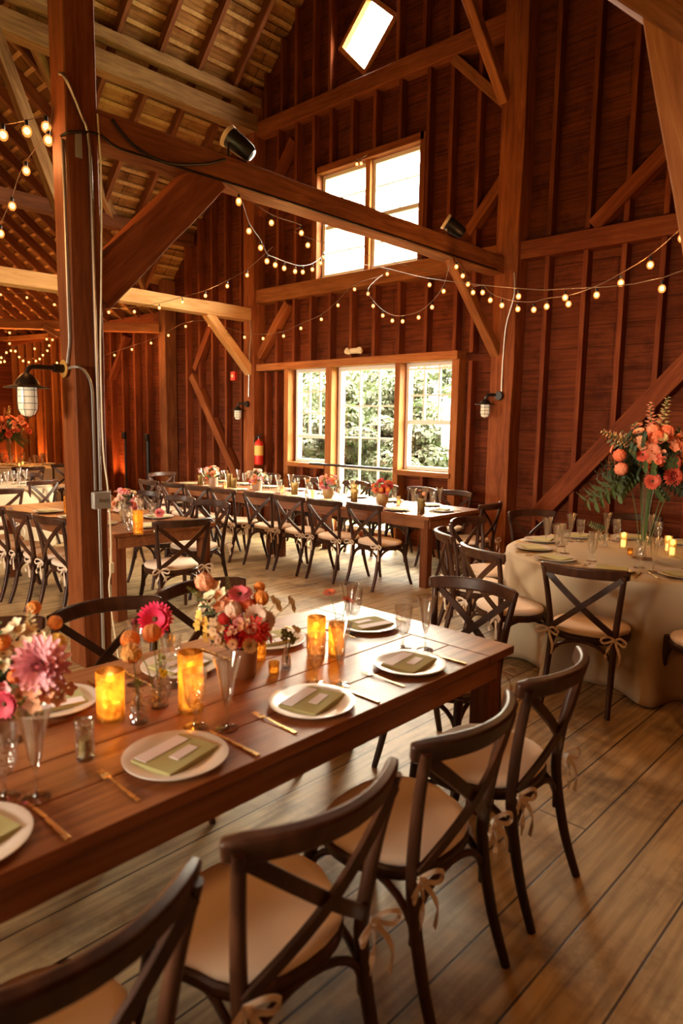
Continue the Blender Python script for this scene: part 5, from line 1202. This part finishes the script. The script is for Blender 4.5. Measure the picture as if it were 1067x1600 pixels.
S10 = [(-13.918, 5.353, 3.521), (-13.859, 5.426, 3.298), (-13.865, 5.419, 3.095), (-13.803, 5.496, 2.953), (-13.762, 5.547, 2.847), (-13.72, 5.6, 2.776), (-13.655, 5.681, 2.755), (-13.574, 5.783, 2.783), (-13.529, 5.839, 2.822), (-13.49, 5.887, 2.896), (-13.437, 5.954, 2.984), (-13.412, 5.984, 3.082), (-13.439, 5.951, 3.201), (-13.373, 6.034, 3.192)]
festoon('tight festoon swag glowing in the far wing beside the post', along(S10, (-13.937, 5.33, 4.3), (-13.2, 6.2, 3.6)), S10)
S11 = [(-13.669, 5.164, 2.718), (-13.659, 5.176, 2.801), (-13.626, 5.218, 2.731), (-13.6, 5.25, 2.898), (-13.549, 5.313, 2.935), (-13.50, 5.375, 2.93), (-13.284, 5.645, 2.984), (-13.038, 5.952, 2.734)]
festoon('second festoon swag in the far wing at the picture edge', along(S11, (-13.9, 4.9, 2.72), (-12.6, 6.4, 2.75)), S11)

# ================================================================== OUTDOORS
lf = MB()
rr = random.Random(2)
def leaf_cloud(n, rx, ry, rz, seed, size, col):
    rr = random.Random(seed); m = MB()
    lumps = [(Vector((rr.uniform(-.75, .75) * rx, rr.uniform(-.7, .7) * ry, rr.uniform(-.6, .8) * rz)), rr.uniform(.25, .45)) for _ in range(26)]
    for i in range(n):
        c, s = rr.choice(lumps); d = Vector((rr.gauss(0, 1), rr.gauss(0, 1), rr.gauss(0, 1))).normalized(); p = c + Vector((d.x * s * rx, d.y * s * ry, d.z * s * rz * .6)) * rr.uniform(.75, 1)
        nn = (d + Vector((rr.uniform(-.5, .5), rr.uniform(-.5, .5), rr.uniform(0, .9)))).normalized(); a = nn.orthogonal().normalized(); b = nn.cross(a); q = rr.uniform(0, 6.28); a, b = a * math.cos(q) + b * math.sin(q), b * math.cos(q) - a * math.sin(q)
        L = size * rr.uniform(.7, 1.3); wd = L * .45
        m.add([p - a * L * .5, p + b * wd * .5 + nn * .1 * L, p + a * L * .5, p - b * wd * .5 + nn * .1 * L], [(0, 1, 2, 3)], 0 if rr.random() > col else 1)
    return m
def leafmat(name, c):
    m, nt, b = new_mat(name); b.inputs['Base Color'].default_value = (*c, 1); b.inputs['Roughness'].default_value = .6
    tr = N(nt, 'ShaderNodeBsdfTranslucent'); tr.inputs[0].default_value = (*[min(1, v * 1.3) for v in c], 1); mx = N(nt, 'ShaderNodeMixShader'); mx.inputs[0].default_value = .4
    out = [n for n in nt.nodes if n.type == 'OUTPUT_MATERIAL'][0]; nt.links.new(b.outputs[0], mx.inputs[1]); nt.links.new(tr.outputs[0], mx.inputs[2]); nt.links.new(mx.outputs[0], out.inputs[0]); return m
ML, MLB, MT = leafmat('bush leaves', (.020, .034, .009)), leafmat('pale bush blossom', (.040, .047, .026)), leafmat('tree leaves', (.030, .040, .018))
for x, y, rx, ry, rz, z, sd, lab in [(-8.1, 10.3, 1.0, .7, .95, .9, 1, 'leafy flowering bush outside the right-hand sash window'), (-10.1, 10.5, .95, .7, 1.1, 1.0, 2, 'leafy bush outside, right behind the glass door'),
                                 (-12.0, 10.6, 1.0, .7, 1.1, 1.0, 3, 'leafy bush outside the narrow window next to the extinguisher'), (-9.0, 12.3, 1.2, .8, 1.5, 1.3, 4, 'taller bush outside, between glass door and right-hand sash window'),
                                 (-11.7, 12.6, 1.3, .8, 1.5, 1.3, 5, 'taller bush outside behind the left half of the glass door'), (-14.3, 12.6, 1.2, .8, 1.4, 1.2, 6, 'bush outside at the far side of the narrow window')]:
    t = empty('flowering_bush', (x, y, -.3), label=lab, cat='bush', group='bushes outside the windows')
    m = leaf_cloud(9500, rx, ry, rz, sd, .13, .38); o = m.build('foliage', [ML, MLB], t, ang=180); o.location = (0, 0, z + .3)
    m = MB(); m.tube([(0, 0, 0), (.05, 0, .8), (.1, 0, 1.3)], [.06, .05, .03], 7); m.build('trunk', M['bark'], t)
for x, y, s, sd, lab in [(-18.6, 18, 1.9, 11, 'pale tree far outside, farthest along from the narrow window'), (-15.0, 18.5, 1.7, 12, 'pale tree far outside behind the glass door'), (-11.6, 18.0, 1.7, 13, 'pale tree far outside behind the right-hand sash window')]:
    t = empty('garden_tree', (x, y, -.3), label=lab, cat='tree', group='pale trees outside the windows')
    m = leaf_cloud(7000, s, s * .8, s * 1.1, sd, .22, .0); o = m.build('crown', [MT], t, ang=180); o.location = (0, 0, 2.7)
    m = MB(); m.tube([(0, 0, 0), (.1, 0, 1.5), (.2, .1, 3.2)], [.14, .11, .05], 8); m.build('trunk', M['bark'], t)
